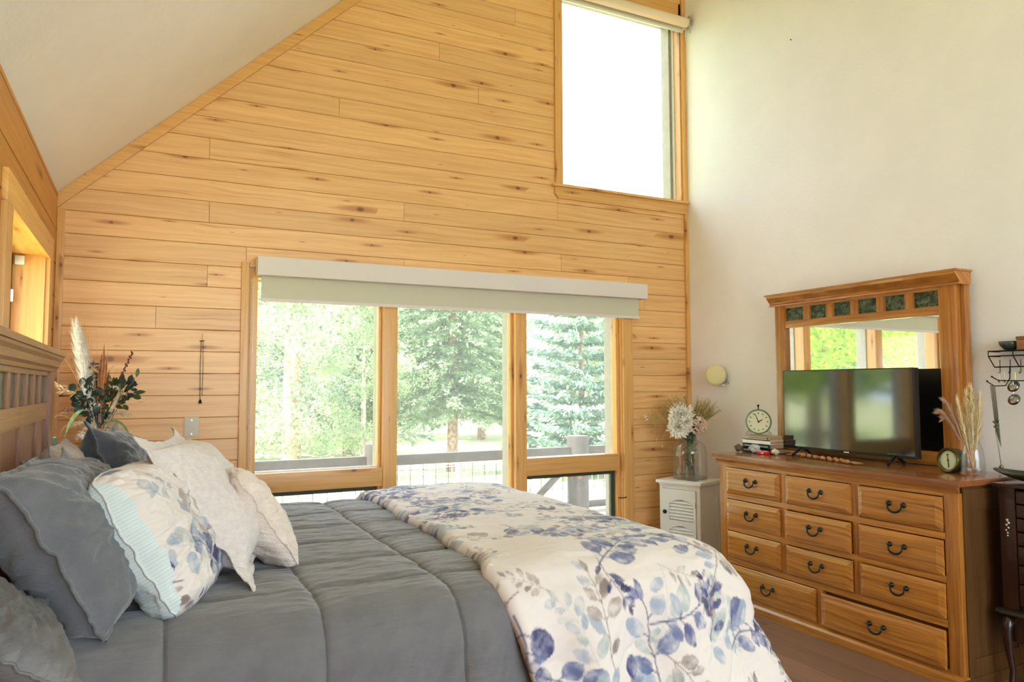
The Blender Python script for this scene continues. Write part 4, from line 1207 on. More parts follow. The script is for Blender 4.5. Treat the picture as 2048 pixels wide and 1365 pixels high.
def cloth_mat(name, c, c2, seams):
    t = NT(name)
    at_ = t.n('ShaderNodeAttribute'); at_.attribute_name = 'print'
    sp = t.n('ShaderNodeSeparateXYZ'); t.t.links.new(at_.outputs['Vector'], sp.inputs[0])
    a_, b_ = sp.outputs[0], sp.outputs[1]
    def sd(v, off, pitch):
        f = t.math('FRACT', t.math('ADD', t.math('MULTIPLY', t.math('SUBTRACT', v, off), 1 / pitch), 20.5))
        return t.math('MULTIPLY', t.math('ABSOLUTE', t.math('SUBTRACT', f, .5)), pitch)
    da = sd(a_, -3.17, .385); db = t.math('ADD', sd(b_, -1.25, .312), t.math('MULTIPLY', t.math('LESS_THAN', b_, -2.56), 1.0))
    d = t.math('MINIMUM', da, db)
    gro = t.smooth(d, .0, .009)
    puck = t.noise(t.vec('MULTIPLY', at_.outputs['Vector'], (16, 16, 1)), 1.0, 4, .6)
    fine = t.noise(t.vec('MULTIPLY', at_.outputs['Vector'], (14, 60, 1)), 1.0, 4, .6)
    diag = t.noise(t.vec('MULTIPLY', at_.outputs['Vector'], (45, 14, 1)), 1.0, 3, .6)
    hgt = t.math('ADD', t.math('MULTIPLY', gro, .45), t.math('ADD', t.math('MULTIPLY', fine, .55), t.math('MULTIPLY', t.math('MULTIPLY', diag, t.math('SUBTRACT', 1.0, t.smooth(d, .0, .06))), .5)))
    t.bump(hgt, .010, .65)
    col = t.mix(t.smooth(puck, .3, .7), lin(c), lin(c2))
    col = t.mix(t.math('MULTIPLY', t.math('SUBTRACT', 1.0, t.smooth(d, .0, .0045)), .65), col, lin(tuple(x * .5 for x in c)))
    return t.fin(col, .85, 0, **{'Sheen Weight': .35, 'Sheen Roughness': .5})
grey = cloth_mat('comforter_grey', (112, 112, 114), (104, 104, 107), 1)
bed = thing('bed', 'king bed with oak slatted headboard and grey box quilted comforter', 'bed', (-3.25, -1.77, 0))
# mattress and frame
bm = B(); box(bm, -4.28, -2.20, -2.66, -.88, .44, .72, bev=.04); ob('mattress', bm, plain('mattress_white', (220, 216, 208), .9), bed, 'auto')
bx('box_spring', plain('spring_cloth', (150, 146, 140), .9), (-4.28, -2.22, -2.64, -.90, .22, .44), bed, bev=.015)
bx('side_rail', 'bed_y', (-4.30, -2.20, -.895, -.87, .16, .32), bed, bev=.004)
bx('side_rail', 'bed_y', (-4.30, -2.20, -2.67, -2.645, .16, .32), bed, bev=.004)
for lx in (-2.26, -3.3):
    for ly in (-.92, -2.62): bx('leg', 'bed_z', (lx - .03, lx + .03, ly - .03, ly + .03, 0, .23), bed)
# comforter
core = (-4.30, -2.27, -2.60, -.92)
na, nb = 420, 620
aa = np.linspace(-4.34, -1.72, na)[:, None] * np.ones((1, nb)); bb = np.ones((na, 1)) * np.linspace(-3.20, -.32, nb)[None, :]
X, Y, Z, D, NX, NY = drape(aa, bb, core, .16, .800, .06, .010)
sx_ = (aa + 3.17) / .385; sy_ = (bb + 1.25) / .312
dx = np.abs(sx_ - np.round(sx_)) * .385; dy = np.abs(sy_ - np.round(sy_)) * .312
puff = np.minimum(1 - np.exp(-(dx / .016)), 1 - np.exp(-(dy / .016)))
puff = puff + .45 * np.minimum(1 - np.exp(-(dx / .07)), 1 - np.exp(-(dy / .07)))
near = sstep(-bb, 2.50, 2.62)     # no lengthwise seams down the side
puff = puff * (1 - near) + near * (1 - np.exp(-(dx / .022)))
wr_ = (fbm(aa * 5, bb * 24, 1) - .5) * .012 + (fbm(aa * 16, bb * 60, 3) - .5) * .006
sag = (fbm(aa * 2.2, bb * 2.6, 5) - .5) * .012
edge_wr = (fbm((aa - .5 * bb) * 11, (bb + aa * .5) * 2.5, 2) - .5) * .03 * sstep(D, .05, .3)
h = .013 * puff - .012 + wr_ * (1 - sstep(D, .05, .3)) + sag
nxt = np.where(D > 1e-6, NX * np.sin(np.minimum(D / .16, math.pi / 2)), 0); nyt = np.where(D > 1e-6, NY * np.sin(np.minimum(D / .16, math.pi / 2)), 0); nzt = np.cos(np.minimum(D / .16, math.pi / 2))
X = X + nxt * (h + edge_wr); Y = Y + nyt * (h + edge_wr); Z = Z + nzt * h
grid_obj('comforter', X, Y, Z, grey, bed, thickness=.02, colors=np.stack([aa, bb, aa * 0], -1))
# headboard
HX = -4.366
hb = lambda n, m, d, b=.003: bx(n, m, d, bed, bev=b)
yA, yB_ = -.80, -2.78
hb('post', 'bed_z', (-4.435, HX, yA - .135, yA, 0, 1.455)); hb('post', 'bed_z', (-4.435, HX, yB_, yB_ + .135, 0, 1.455))
hb('rail', 'bed_y', (-4.43, HX - .010, yB_ + .135, yA - .135, 1.435, 1.470))
bm = B(); prism(bm, [(-4.445, 1.455), (HX + .004, 1.455), (HX + .008, 1.468), (HX + .018, 1.478), (HX + .022, 1.500), (HX + .032, 1.512), (HX + .034, 1.522), (-4.445, 1.522)], 'y', yB_ - .03, yA + .025)
ob('crown', bm, 'bed_y', bed)
hb('crown_top', 'bed_y', (-4.447, HX + .042, yB_ - .045, yA + .035, 1.522, 1.545), .005)
hb('rail', 'bed_y', (-4.43, HX - .010, yB_ + .135, yA - .135, 1.250, 1.322))
hb('rail', 'bed_y', (-4.43, HX - .010, yB_ + .135, yA - .135, .50, .62))
bx('inlay', 'green_marble', (-4.400, -4.3885, yB_ + .13, yA - .13, 1.31, 1.445), bed)
y = -1.135
while y > yB_ + .2:
    bx('slat', 'bed_z', (-4.395, -4.378, y - .052, y, 1.318, 1.440), bed, bev=.0015); y -= .195
bx('panel', 'bed_z', (-4.405, -4.389, yB_ + .13, yA - .13, .6, 1.26), bed)
y = -1.16
while y > yB_ + .2:
    bx('stile', 'bed_z', (-4.395, -4.378, y - .07, y, .61, 1.252), bed, bev=.0015); y -= .44

# ------------------------------------------------------------------ floral print raster (cloth coordinates)
class Canvas:
    def __init__(s, x0, x1, y0, y1, res=.0022, base=(224, 216, 211)):
        s.x0, s.y0, s.res = x0, y0, res
        s.W, s.H = int((x1 - x0) / res), int((y1 - y0) / res)
        s.img = np.ones((s.W, s.H, 3), np.float32) * np.array(base, np.float32)
        gx, gy = np.meshgrid(np.arange(s.W), np.arange(s.H), indexing='ij')
        n = fbm(gx * .012, gy * .012, 2)
        s.img += ((n - .5) * 5)[..., None]
    def region(s, cx, cy, r):
        i0 = max(int((cx - r - s.x0) / s.res), 0); i1 = min(int((cx + r - s.x0) / s.res) + 1, s.W)
        j0 = max(int((cy - r - s.y0) / s.res), 0); j1 = min(int((cy + r - s.y0) / s.res) + 1, s.H)
        if i1 <= i0 or j1 <= j0: return None
        gx = s.x0 + (np.arange(i0, i1)[:, None]) * s.res; gy = s.y0 + (np.arange(j0, j1)[None, :]) * s.res
        return i0, i1, j0, j1, gx - cx, gy - cy
    def leaf(s, cx, cy, ang, L, Wd, col, seed, op=.9, point=1.0):
        """leaf from (cx,cy) in direction ang"""
        mx, my = cx + math.cos(ang) * L / 2, cy + math.sin(ang) * L / 2
        rg = s.region(mx, my, L * .75)
        if rg is None: return
        i0, i1, j0, j1, gx, gy = rg
        u = (gx * math.cos(ang) + gy * math.sin(ang)) / (L / 2); v = (-gx * math.sin(ang) + gy * math.cos(ang)) / (Wd / 2)
        n = fbm(gx * 90 + seed * 3.1, gy * 90 + seed, seed, 3)
        uu = np.clip(u, -1, 1)
        prof = (1 - uu ** 2) ** (.5 + .35 * point) * (1 - .25 * uu * point)
        d = np.abs(v) / (prof + 1e-3) + (n - .5) * .22
        m = np.clip((1.0 - d) / .10, 0, 1) * (np.abs(u) < 1)
        n2 = fbm(gx * 38 + seed * 1.7, gy * 38 + seed * 2.3, seed + 2, 3)
        rim = np.clip((d - .70) / .25, 0, 1)
        dens = np.clip(.68 + (n2 - .5) * 1.9 + rim * .35 + .12 * np.exp(-(v / .10) ** 2), .2, 1.0) * op
        c = np.array(col, np.float32)
        a_ = (m * dens)[..., None]
        s.img[i0:i1, j0:j1] = s.img[i0:i1, j0:j1] * (1 - a_) + c * a_
    def stroke(s, pts, w0, w1, col, op=.8):
        for (p, q), f in zip(zip(pts, pts[1:]), [i / max(len(pts) - 1, 1) for i in range(len(pts) - 1)]):
            w_ = w0 + (w1 - w0) * f
            L = math.dist(p, q)
            rg = s.region((p[0] + q[0]) / 2, (p[1] + q[1]) / 2, L / 2 + w_ * 2)
            if rg is None: continue
            i0, i1, j0, j1, gx, gy = rg
            dx_, dy_ = (q[0] - p[0]) / (L + 1e-9), (q[1] - p[1]) / (L + 1e-9)
            u = np.clip(gx * dx_ + gy * dy_, -L / 2, L / 2); dd = np.sqrt((gx - u * dx_) ** 2 + (gy - u * dy_) ** 2)
            a_ = (np.clip((w_ - dd) / (s.res * 1.2) + .5, 0, 1) * op)[..., None]
            s.img[i0:i1, j0:j1] = s.img[i0:i1, j0:j1] * (1 - a_) + np.array(col, np.float32) * a_
    def sample(s, x, y):
        fx = np.clip((x - s.x0) / s.res, 0, s.W - 2.001); fy = np.clip((y - s.y0) / s.res, 0, s.H - 2.001)
        i, j = fx.astype(int), fy.astype(int); tx, ty = (fx - i)[..., None], (fy - j)[..., None]
        im = s.img
        c = (im[i, j] * (1 - tx) + im[i + 1, j] * tx) * (1 - ty) + (im[i, j + 1] * (1 - tx) + im[i + 1, j + 1] * tx) * ty
        c = np.clip(c / 255.0, 0, 1)
        return np.where(c <= .04045, c / 12.92, ((c + .055) / 1.055) ** 2.4).astype(np.float32)
PAL = {'ind': (46, 50, 98), 'ind2': (62, 68, 120), 'blu': (88, 100, 146), 'pale': (152, 166, 186), 'teal': (166, 180, 180), 'tau': (122, 106, 102), 'tau2': (160, 146, 140), 'dark': (34, 35, 72)}
def sprig(cv, x, y, ang, n, step, size, cols, seed, curve=.0, stemcol=(96, 92, 120), stemw=.0016, fat=.62, both=True):
    r_ = random.Random(seed)
    pts = [(x, y)]
    for i in range(n):
        ang += curve + r_.uniform(-.14, .14)
        x += math.cos(ang) * step; y += math.sin(ang) * step; pts.append((x, y))
        sd = 1 if i % 2 else -1
        for s_ in ((1, -1) if (both and r_.random() < .45) else (sd,)):
            la = ang + s_ * r_.uniform(.6, 1.15); L = size * r_.uniform(.65, 1.2) * (1 - .45 * i / n)
            sx0, sy0 = x, y; px_, py_ = x + math.cos(la) * L * .25, y + math.sin(la) * L * .25
            cv.stroke([(sx0, sy0), (px_, py_)], stemw * .8, stemw * .6, stemcol, .7)
            cv.leaf(px_, py_, la, L, L * r_.uniform(fat * .8, fat * 1.15), PAL[r_.choice(cols)], r_.randrange(999), r_.uniform(.75, 1.0), r_.choice((0, .3, 1)))
    cv.stroke(pts, stemw, stemw * .5, stemcol, .8)
    cv.leaf(x, y, ang, size * .7, size * .3, PAL[cols[0]], seed, .9)
def floral(x0, x1, y0, y1, seed, dens=1.0, res=.0022):
    cv = Canvas(x0, x1, y0, y1, res)
    r_ = random.Random(seed)
    A = (x1 - x0) * (y1 - y0)
    def spots(n, mind):
        out = []
        tries = 0
        while len(out) < n and tries < n * 30:
            tries += 1
            p = (r_.uniform(x0, x1), r_.uniform(y0, y1))
            if all(math.dist(p, q) > mind for q in out): out.append(p)
        return out
    for p in spots(int(A * 11 * dens), .17): sprig(cv, p[0], p[1], r_.uniform(0, 6.28), 6, .034, .066, ['teal', 'pale', 'pale'], r_.randrange(9999), .05, (190, 196, 200), .0012)
    for p in spots(int(A * 10 * dens), .19): sprig(cv, p[0], p[1], r_.uniform(0, 6.28), 7, .028, .042, ['tau2', 'tau2', 'tau'], r_.randrange(9999), .08, (168, 152, 148), .0012, .5)
    for p in spots(int(A * 9 * dens), .19): sprig(cv, p[0], p[1], r_.uniform(0, 6.28), 6, .044, .068, ['tau', 'tau2', 'tau2', 'pale'], r_.randrange(9999), -.05, (110, 95, 95), .0016)
    for p in spots(int(A * 13 * dens), .17): sprig(cv, p[0], p[1], r_.uniform(0, 6.28), 6, .048, .084, ['ind2', 'blu', 'ind', 'blu', 'pale', 'teal'], r_.randrange(9999), r_.uniform(-.12, .12), (66, 66, 104), .0022, .66)
    for p in spots(int(A * 9 * dens), .19): sprig(cv, p[0], p[1], r_.uniform(0, 6.28), 6, .028, .046, ['dark', 'ind', 'ind2'], r_.randrange(9999), .1, (60, 56, 92), .0014, .5)
    return cv
t = NT('floral_cloth')
atn = t.n('ShaderNodeAttribute'); atn.attribute_name = 'print'
t.bump(t.math('ADD', t.math('MULTIPLY', t.noise(t.obj(), 26, 5, .6), .7), t.math('MULTIPLY', t.noise(t.obj(), 420, 2), .2)), .003, .55)
FLM = t.fin(atn.outputs[0], .85, 0, **{'Sheen Weight': .2})

# ------------------------------------------------------------------ throw
thr = thing('floral_throw', 'white duvet with blue watercolour leaves folded over the bed foot', 'duvet', (-2.5, -1.8, .8))
cv = floral(-3.08, -1.40, -3.45, -.40, 21, 1.0)
tc = (-3.4, -2.27, -2.54, -.90)
na, nb = 330, 590
al = np.linspace(0, 1, na)[:, None]; bb = np.ones((na, 1)) * np.linspace(-3.40, -.46, nb)[None, :]
a0 = -2.965 - .035 * sstep(-bb, 1.2, 2.5) - .06 * sstep(-bb, 2.45, 2.62) + .12 * sstep(-bb, 2.60, 3.1) + .010 * np.sin(bb * 9)
aa = a0 + (-1.58 - a0) * al
X, Y, Z, D, NX, NY = drape(aa, bb, tc, .23, .800, .50, .028)
e = (aa - a0)
th = .040
roll = th * np.sqrt(np.clip(1 - (1 - np.clip(e / .035, 0, 1)) ** 2, 0, 1))
puf = .010 * sstep(e, 0, .3) + (fbm(aa * 4, bb * 4, 6) - .5) * .030 + (fbm(aa * 7, bb * 26, 1) - .5) * .012 + (fbm(aa * 20, bb * 20, 3) - .5) * .004
dia = (fbm((aa * .8 + bb * .6) * 4.5, (aa * .6 - bb * .8) * 16, 4) - .5) * .045 * sstep(D, .10, .40)
h = roll + puf + dia - .004
w_ = np.minimum(D / .23, math.pi / 2)
X = X + NX * np.sin(w_) * h * (D > 1e-6); Y = Y + NY * np.sin(w_) * h * (D > 1e-6); Z = np.maximum(Z + np.cos(w_) * h, .02)
grid_obj('duvet_cloth', X, Y, Z, FLM, thr, colors=cv.sample(aa, bb), thickness=.004)
# thick rolled underside along the folded edge
ne = 200
bq = np.linspace(-2.60, -.80, ne)
bm = B()
a1 = -2.965 - .035 * sstep(-bq, 1.2, 2.5) - .06 * sstep(-bq, 2.45, 2.62) + .010 * np.sin(bq * 9)
pts = [(a1[i] + .030, bq[i], .815) for i in range(0, ne, 4)]
tube(bm, pts, .017, 10); ob('fold', bm, plain('duvet_lining', (238, 232, 222), .9), thr, True)

# ------------------------------------------------------------------ pillows
def pillow(name, label, C, tilt, psi, w_, h_, t_, m, seed=0, flange=0.0, pinch=.10, wr=.010, roll=0.0, cat='pillow', colors=None, n=70, ears=.0, group=None, piping=None, power=3.2, fold=.0, rc=.10):
    ta, ps = R(tilt), R(psi)
    eh = Vector((-math.sin(ta), 0, math.cos(ta))); ew = Vector((0, 1, 0)); en = Vector((math.cos(ta), 0, math.sin(ta)))
    Rz = Matrix.Rotation(-ps, 3, 'Z'); eh, ew, en = Rz @ eh, Rz @ ew, Rz @ en
    if roll:
        q = Matrix.Rotation(R(roll), 3, en); eh, ew = q @ eh, q @ ew
    u = np.linspace(-1, 1, n)[:, None] * np.ones((1, n)); v = u.T.copy()
    fw, fh = flange / (w_ / 2), flange / (h_ / 2)
    ui, vi = np.clip(u / (1 - fw), -1, 1), np.clip(v / (1 - fh), -1, 1)
    prof = (np.clip(1 - np.abs(ui) ** power, 0, 1) * np.clip(1 - np.abs(vi) ** power, 0, 1)) ** .55
    px = u * w_ / 2 * (1 - pinch * (1 - v ** 2)) ; py = v * h_ / 2 * (1 - pinch * (1 - u ** 2))
    corner = (np.abs(u) ** 6) * (np.abs(v) ** 6)
    c2_ = (np.abs(u) ** 3) * (np.abs(v) ** 3)
    px = px * (1 + ears * corner - rc * c2_); py = py * (1 + ears * corner - rc * c2_)
    root = thing(name, label, cat, C, group=group)
    rr = np.sqrt(u ** 2 + v ** 2); an = np.arctan2(v, u)
    sheets = []
    for sgn, nm in ((1, 'front'), (-1, 'back')):
        rad = (fbm(an * 5 + seed, rr * 1.2 + seed, seed) - .5) * wr * 2.2 * sstep(rr, .3, .9) * (1 - sstep(np.maximum(abs(u), abs(v)), .93, 1.0) * .6)
        gen = (fbm(u * 3 + seed * 1.3, v * 5 + seed, seed + 3) - .5) * wr * 2 + (fbm(u * 9 + seed, v * 14, seed + 1) - .5) * wr * .7
        zz_ = sgn * (prof * t_ / 2 + .0035) + (rad + gen) * (prof > 0.02) * sgn * np.minimum(prof * 3, 1)
        zz_ = zz_ + fold * np.sin(v * 2.2 + u) * (1 - prof)
        wob = (fbm(u * 4 + v * 3, v * 4 - u * 2 + seed, seed + 2) - .5) * .03 * (1 - prof) * sstep(np.maximum(abs(u), abs(v)), .7, 1.0)
        zz_ = zz_ + wob
        sheets.append((nm, zz_))
    for nm, zz_ in sheets:
        P = px[..., None] * np.array(ew) + py[..., None] * np.array(eh) + zz_[..., None] * np.array(en) + np.array(C)
        col = None
        if colors is not None: col = colors(px, py, nm)
        o = grid_obj(nm, P[..., 0], P[..., 1], P[..., 2], m, root, colors=col)
    # closing rim
    def Pt(i, j, zz_): return Vector(px[i, j] * ew + py[i, j] * eh + zz_[i, j] * en) + Vector(C)
    idx = [(i, 0) for i in range(n)] + [(n - 1, j) for j in range(1, n)] + [(i, n - 1) for i in range(n - 2, -1, -1)] + [(0, j) for j in range(n - 2, 0, -1)]
    bm = B(); za, zb = sheets[0][1], sheets[1][1]
    pts = [(Pt(i, j, za) + Pt(i, j, zb)) / 2 for i, j in idx]
    hw_ = piping or .0042
    tube(bm, pts + [pts[0]], hw_, 6, False)
    ob('seam', bm, m if colors is None else plain('seam_' + name + str(seed), (206, 214, 214), .9), root, True)
    return root
g_mat = fabric('sham_grey', (108, 111, 115), (96, 99, 105), wr=16, sheen=.4)
g_dark = fabric('sham_dark', (78, 82, 92), (64, 68, 78), wr=16, sheen=.5)
sat = fabric('satin_grey', (112, 111, 110), (86, 86, 88), wr=9, rough=.45, sheen=.1)
bei = fabric('case_beige', (178, 164, 150), (166, 152, 138), wr=9)
whi = fabric('quilt_white', (244, 236, 232), (232, 222, 217), wr=60, bumpd=.004)
cre = fabric('linen_cream', (238, 225, 214), (224, 208, 194), wr=26, bumpd=.003)
pal = fabric('case_pale', (196, 200, 196), None, wr=9)
pillow('pillow', 'pale pillow half hidden behind the grey shams at the headboard', (-4.315, -2.04, .975), 8, 0, .40, .36, .09, pal, 3, wr=.006)
pillow('pillow', 'beige pillow leaning on the headboard between the grey shams', (-4.235, -1.60, 1.000), 12, 2, .46, .40, .14, bei, 5, wr=.008, rc=.05)
pillow('pillow', 'dark grey sham with a pointed corner in front of the dried bouquet', (-4.085, -1.24, 1.010), 17, 6, .58, .46, .24, g_dark, 8, flange=.015, ears=.08, wr=.020, pinch=.10, roll=-4, rc=.03)
pillow('pillow', 'grey sham with a floppy ear behind the striped floral pillow', (-4.120, -2.12, .985), 35, 6, .46, .46, .22, g_mat, 11, flange=.02, ears=.12, wr=.018, rc=.04)
pillow('pillow', 'large grey piped sham nearest the bed side', (-4.165, -2.46, .992), 31, 3, .54, .49, .25, g_mat, 14, flange=.012, ears=.0, wr=.018, piping=.005, rc=.08)
pillow('pillow', 'silvery satin pillow slumped at the near corner of the bed', (-4.265, -2.79, .868), 52, -8, .40, .28, .15, sat, 17, wr=.013, ears=.12, roll=10, rc=.03)
pillow('pillow', 'white textured square pillow with a loose flange', (-3.800, -2.13, 1.022), 38, 12, .58, .53, .21, whi, 20, flange=.035, ears=.08, wr=.012, pinch=.12, fold=.012, rc=.03)
pillow('pillow', 'small cream tasselled cushion furthest towards the bed foot', (-3.668, -2.10, .962), 33, -10, .38, .39, .16, cre, 23, ears=.0, wr=.008, pinch=.07, power=2.4, rc=.10)
# fringe of the cream cushion
bm = B(); r_ = random.Random(9)
fr = bpy.data.objects['pillow.007'] if 'pillow.007' in bpy.data.objects else None
ta, ps = R(33), R(-10); Rz = Matrix.Rotation(-ps, 3, 'Z'); eh = Rz @ Vector((-math.sin(ta), 0, math.cos(ta))); ew = Rz @ Vector((0, 1, 0)); en = Rz @ Vector((math.cos(ta), 0, math.sin(ta)))
for side in range(2):
    for i in range(60):
        f = r_.uniform(-.95, .95)
        if side: b0 = Vector((-3.668, -2.10, .962)) + ew * f * .20 + eh * .19
        else: b0 = Vector((-3.668, -2.10, .962)) - ew * (.178) + eh * f * .17
        d = (eh if side else ew) + en * r_.uniform(-.5, .5) + ew * r_.uniform(-.5, .5)
        tube(bm, [b0, b0 + d.normalized() * r_.uniform(.008, .018)], .0016, 3, False)
if fr: ob('fringe', bm, cre, fr)['kind'] = 'stuff'
cvp = floral(-.30, .30, -.30, .30, 77, 1.5, .002)
def pcol(px, py, nm):
    c = cvp.sample(px, py)
    st_ = ((px < -.200)) if nm == 'front' else (px < 9)
    stripe = np.where((np.floor((py + 1) / .0045) % 2 == 0)[..., None], np.array(lin((198, 216, 216))), np.array(lin((214, 226, 226))))
    return np.where(st_[..., None], stripe, c).astype(np.float32)
pillow('pillow', 'floral pillow with blue leaves and a pale aqua striped border', (-3.950, -2.40, .978), 30, 17, .46, .45, .20, FLM, 26, ears=.0, wr=.014, pinch=.05, colors=pcol, n=190, power=3.4, rc=.13)
pillow('pillow', 'patterned brown and teal cushion corner beyond the dark grey sham', (-4.02, -1.02, .965), 20, 0, .30, .28, .10, (lambda t: t.fin(t.mix(t.smooth(t.noise(t.obj(), 22, 3, .5, 1.0), .45, .55), lin((146, 132, 104)), lin((66, 68, 76))), .9))(NT('patterned')), 31, wr=.004)

# ------------------------------------------------------------------ nightstand, vase, bouquet
ns = thing('nightstand', 'oak nightstand in the corner behind the pillows', 'nightstand', (-4.20, -.42, 0))
bx('top', 'oak_y', (-4.44, -3.98, -.66, -.12, .70, .73), ns, bev=.004)
bx('body', 'oak_z', (-4.43, -4.00, -.64, -.14, .06, .70), ns)
for i, z in enumerate((.40, .10)):
    d = bx('drawer', 'oak_y', (-4.00, -3.985, -.62, -.16, z, z + .27), ns, bev=.004)
    bm = B(); ball(bm, (-3.975, -.39, z + .135), .014); ob('knob', bm, 'bronze', d, True)
bx('plinth', 'oak_z', (-4.43, -4.01, -.63, -.15, 0, .06), ns)
t_ = thing('teal_vase', 'teal ceramic vase just beyond the headboard post', 'vase', (-4.393, -.55, .73))
bm = B(); lathe(bm, [(0, 0), (.028, 0), (.040, .05), (.043, .20), (.040, .33), (.030, .385), (.022, .40), (.024, .415), (.018, .415), (.018, .39), (0, .38)], (-4.395, -.55, .731), 28); ob('vase', bm, plain('teal', (96, 142, 124), .35), t_, True)
BX, BY = -4.20, -.40
def bp(px_, py_, dy=0): return Vector((BX + (px_ - 200) * .00215, BY + dy, 1.322 - (py_ - 800) * .0026))
t_ = thing('white_vase', 'white ceramic vase with a leafy rim holding the dried bouquet', 'vase', (BX, BY, .73))
wc = plain('white_ceramic', (240, 238, 232), .35)
bm = B(); lathe(bm, [(0, 0), (.05, 0), (.07, .08), (.075, .2), (.05, .33), (.045, .37), (.040, .37), (.045, .33), (0, .32)], (BX, BY, .731), 28); ob('body', bm, wc, t_, True)
bm = B()
for i in range(16):
    a = i * math.pi / 8; petal(bm, (BX + .035 * math.cos(a), BY + .035 * math.sin(a), 1.095), (math.cos(a), math.sin(a), .75), (0, 0, 1), .085, .045, .1, 5)
ob('rim_leaf', bm, wc, t_, True, recalc=False)
bq = thing('dried_bouquet', 'dried bouquet with white pampas, brown leaves and dark eucalyptus', 'bouquet', (BX, BY, 1.08))
base = Vector((BX, BY, 1.10))
cols = {k: plain('bq_' + k, c, .85, nscale=60, namt=.15) for k, c in dict(white=(244, 236, 224), cream=(232, 218, 186), brown=(140, 84, 42), dark=(52, 66, 56), green=(74, 86, 46), leaf=(126, 146, 90), red=(104, 56, 38), mauve=(120, 92, 88), straw=(196, 156, 96), beige=(206, 184, 148), navy=(44, 46, 56)).items()}
bm = B(); plume(bm, base, bp(150, 672), (-.005, 0, .02), .055, 1700, 3, .0008, .085, droop=.1); plume(bm, base, bp(158, 690, .02), (-.005, 0, .02), .045, 900, 4, .0008, .08, droop=.1); ob('white_pampas', bm, cols['white'], bq, recalc=False)
bm = B()
for i, (p, dy) in enumerate((((206, 702), 0), ((200, 722), .02), ((212, 730), -.02), ((196, 745), -.01), ((216, 752), .02))):
    tip = bp(*p, dy); petal(bm, base + Vector((0, dy, .03)), tip - base, (0, 1, 0), (tip - base).length, .020, .05 * (i - 2), 8)
ob('brown_leaf', bm, cols['brown'], bq, recalc=False)
bm = B()
for (c_, tip) in (((190, 720), (162, 650)), ((178, 700), (172, 655)), ((195, 690), (183, 655)), ((222, 720), (206, 652)), ((160, 760), (126, 722)), ((120, 810), (108, 835)), ((200, 740), (228, 733)), ((180, 715), (160, 706)), ((214, 760), (236, 740))):
    tube(bm, bez(base, bp(*c_), bp(*tip), 8), [.0016] * 4 + [.001] * 5, 4, False)
ob('twig', bm, cols['straw'], bq)
bm = B()
p = bez(base, bp(232, 770), bp(266, 705), 10); tube(bm, p, .0022, 5)
for i in range(26):
    f = .45 + .55 * i / 25; q = p[min(int(f * 10), 9)].lerp(p[min(int(f * 10), 9) + 1], f * 10 - min(int(f * 10), 9)); a = i * 2.4; ball(bm, q + Vector((math.cos(a), math.sin(a), 0)) * .006, .0048, 6, 4, (1, 1, 1.3))
ob('bud_stem', bm, cols['red'], bq, True)
r_ = random.Random(12)
def leafclump(name, c, n, spread, L, W_l, m, round_=False):
    bm = B()
    for i in range(n):
        o_ = Vector((r_.gauss(0, 1) * spread[0], r_.gauss(0, 1) * .035, r_.gauss(0, 1) * spread[1]))
        q = c + o_; d = (o_ + Vector((0, -.01, .02))).normalized(); d = (d + Vector((r_.uniform(-.4, .4), r_.uniform(-.6, .2), r_.uniform(-.4, .4)))).normalized()
        petal(bm, q, d, Vector((r_.uniform(-1, 1), -1, r_.uniform(-.5, 1))), L * r_.uniform(.7, 1.2), W_l, .1, 4)
    o = ob(name, bm, m, bq, True, recalc=False); o['kind'] = 'stuff'; return o
leafclump('eucalyptus_leaf', bp(176, 795), 44, (.024, .040), .050, .040, cols['dark'])
leafclump('eucalyptus_leaf', bp(184, 822), 34, (.024, .030), .048, .034, cols['dark'])
leafclump('green_leaf', bp(240, 785), 46, (.030, .034), .050, .024, cols['green'])
leafclump('green_leaf', bp(222, 800), 34, (.024, .030), .050, .022, cols['green'])
leafclump('green_leaf', bp(252, 775), 22, (.018, .022), .045, .020, cols['dark'])
bm = B()
for i in range(70):
    f = r_.random(); c_ = bp(114 + 52 * f, 772 + 26 * f) + Vector((0, r_.uniform(-.015, .015), r_.gauss(0, .008) * (1 + f))); petal(bm, c_, (-.6 + r_.uniform(-.3, .3), r_.uniform(-.5, .5), r_.uniform(-.5, .5)), (0, 0, 1), .028, .014, .1, 3)
ob('cream_statice', bm, cols['cream'], bq, recalc=False)
bm = B()
for (s_, c_, e_) in (((222, 824), (236, 800), (243, 783)), ((243, 783), (240, 776), (227, 777))):
    pp = bez(bp(*s_, -.04), bp(*c_, -.04), bp(*e_, -.04), 8); tube(bm, pp, .010, 8)
    for q in pp:
        for i in range(60):
            d = Vector((r_.gauss(0, 1), r_.gauss(0, 1), r_.gauss(0, 1))).normalized(); petal(bm, q + d * .008, d, (0, 0, 1), .011, .0016, 0, 1)
ob('fuzzy_stalk', bm, cols['beige'], bq, True, recalc=False)
bm = B()
ball(bm, bp(195, 810, -.05), .013, 10, 8, (1.3, .8, .8)); tube(bm, bez(base, bp(200, 830, -.03), bp(199, 812, -.05), 5), .001, 4)
tube(bm, bez(base, bp(204, 830, -.03), bp(203, 812, -.05), 5), .0016, 4)
ob('bunny_tail', bm, cols['cream'], bq, True)
leafclump('mauve_flower', bp(186, 736), 40, (.014, .018), .018, .012, cols['mauve'])
leafclump('mauve_flower', bp(136, 822), 14, (.012, .006), .014, .010, cols['mauve'])
bm = B()
for (p_, dd) in (((270, 765), 1), ((266, 758), -1), ((274, 770), .5), ((264, 770), .3)):
    for i in range(5): petal(bm, bp(*p_), (math.cos(i * 1.25) * .7, -.3, math.sin(i * 1.25)), (0, 1, 0), .014, .008, .1, 3)
tube(bm, bez(base, bp(245, 800), bp(269, 768), 6), .0012, 4)
ob('dark_flower', bm, cols['navy'], bq, recalc=False)
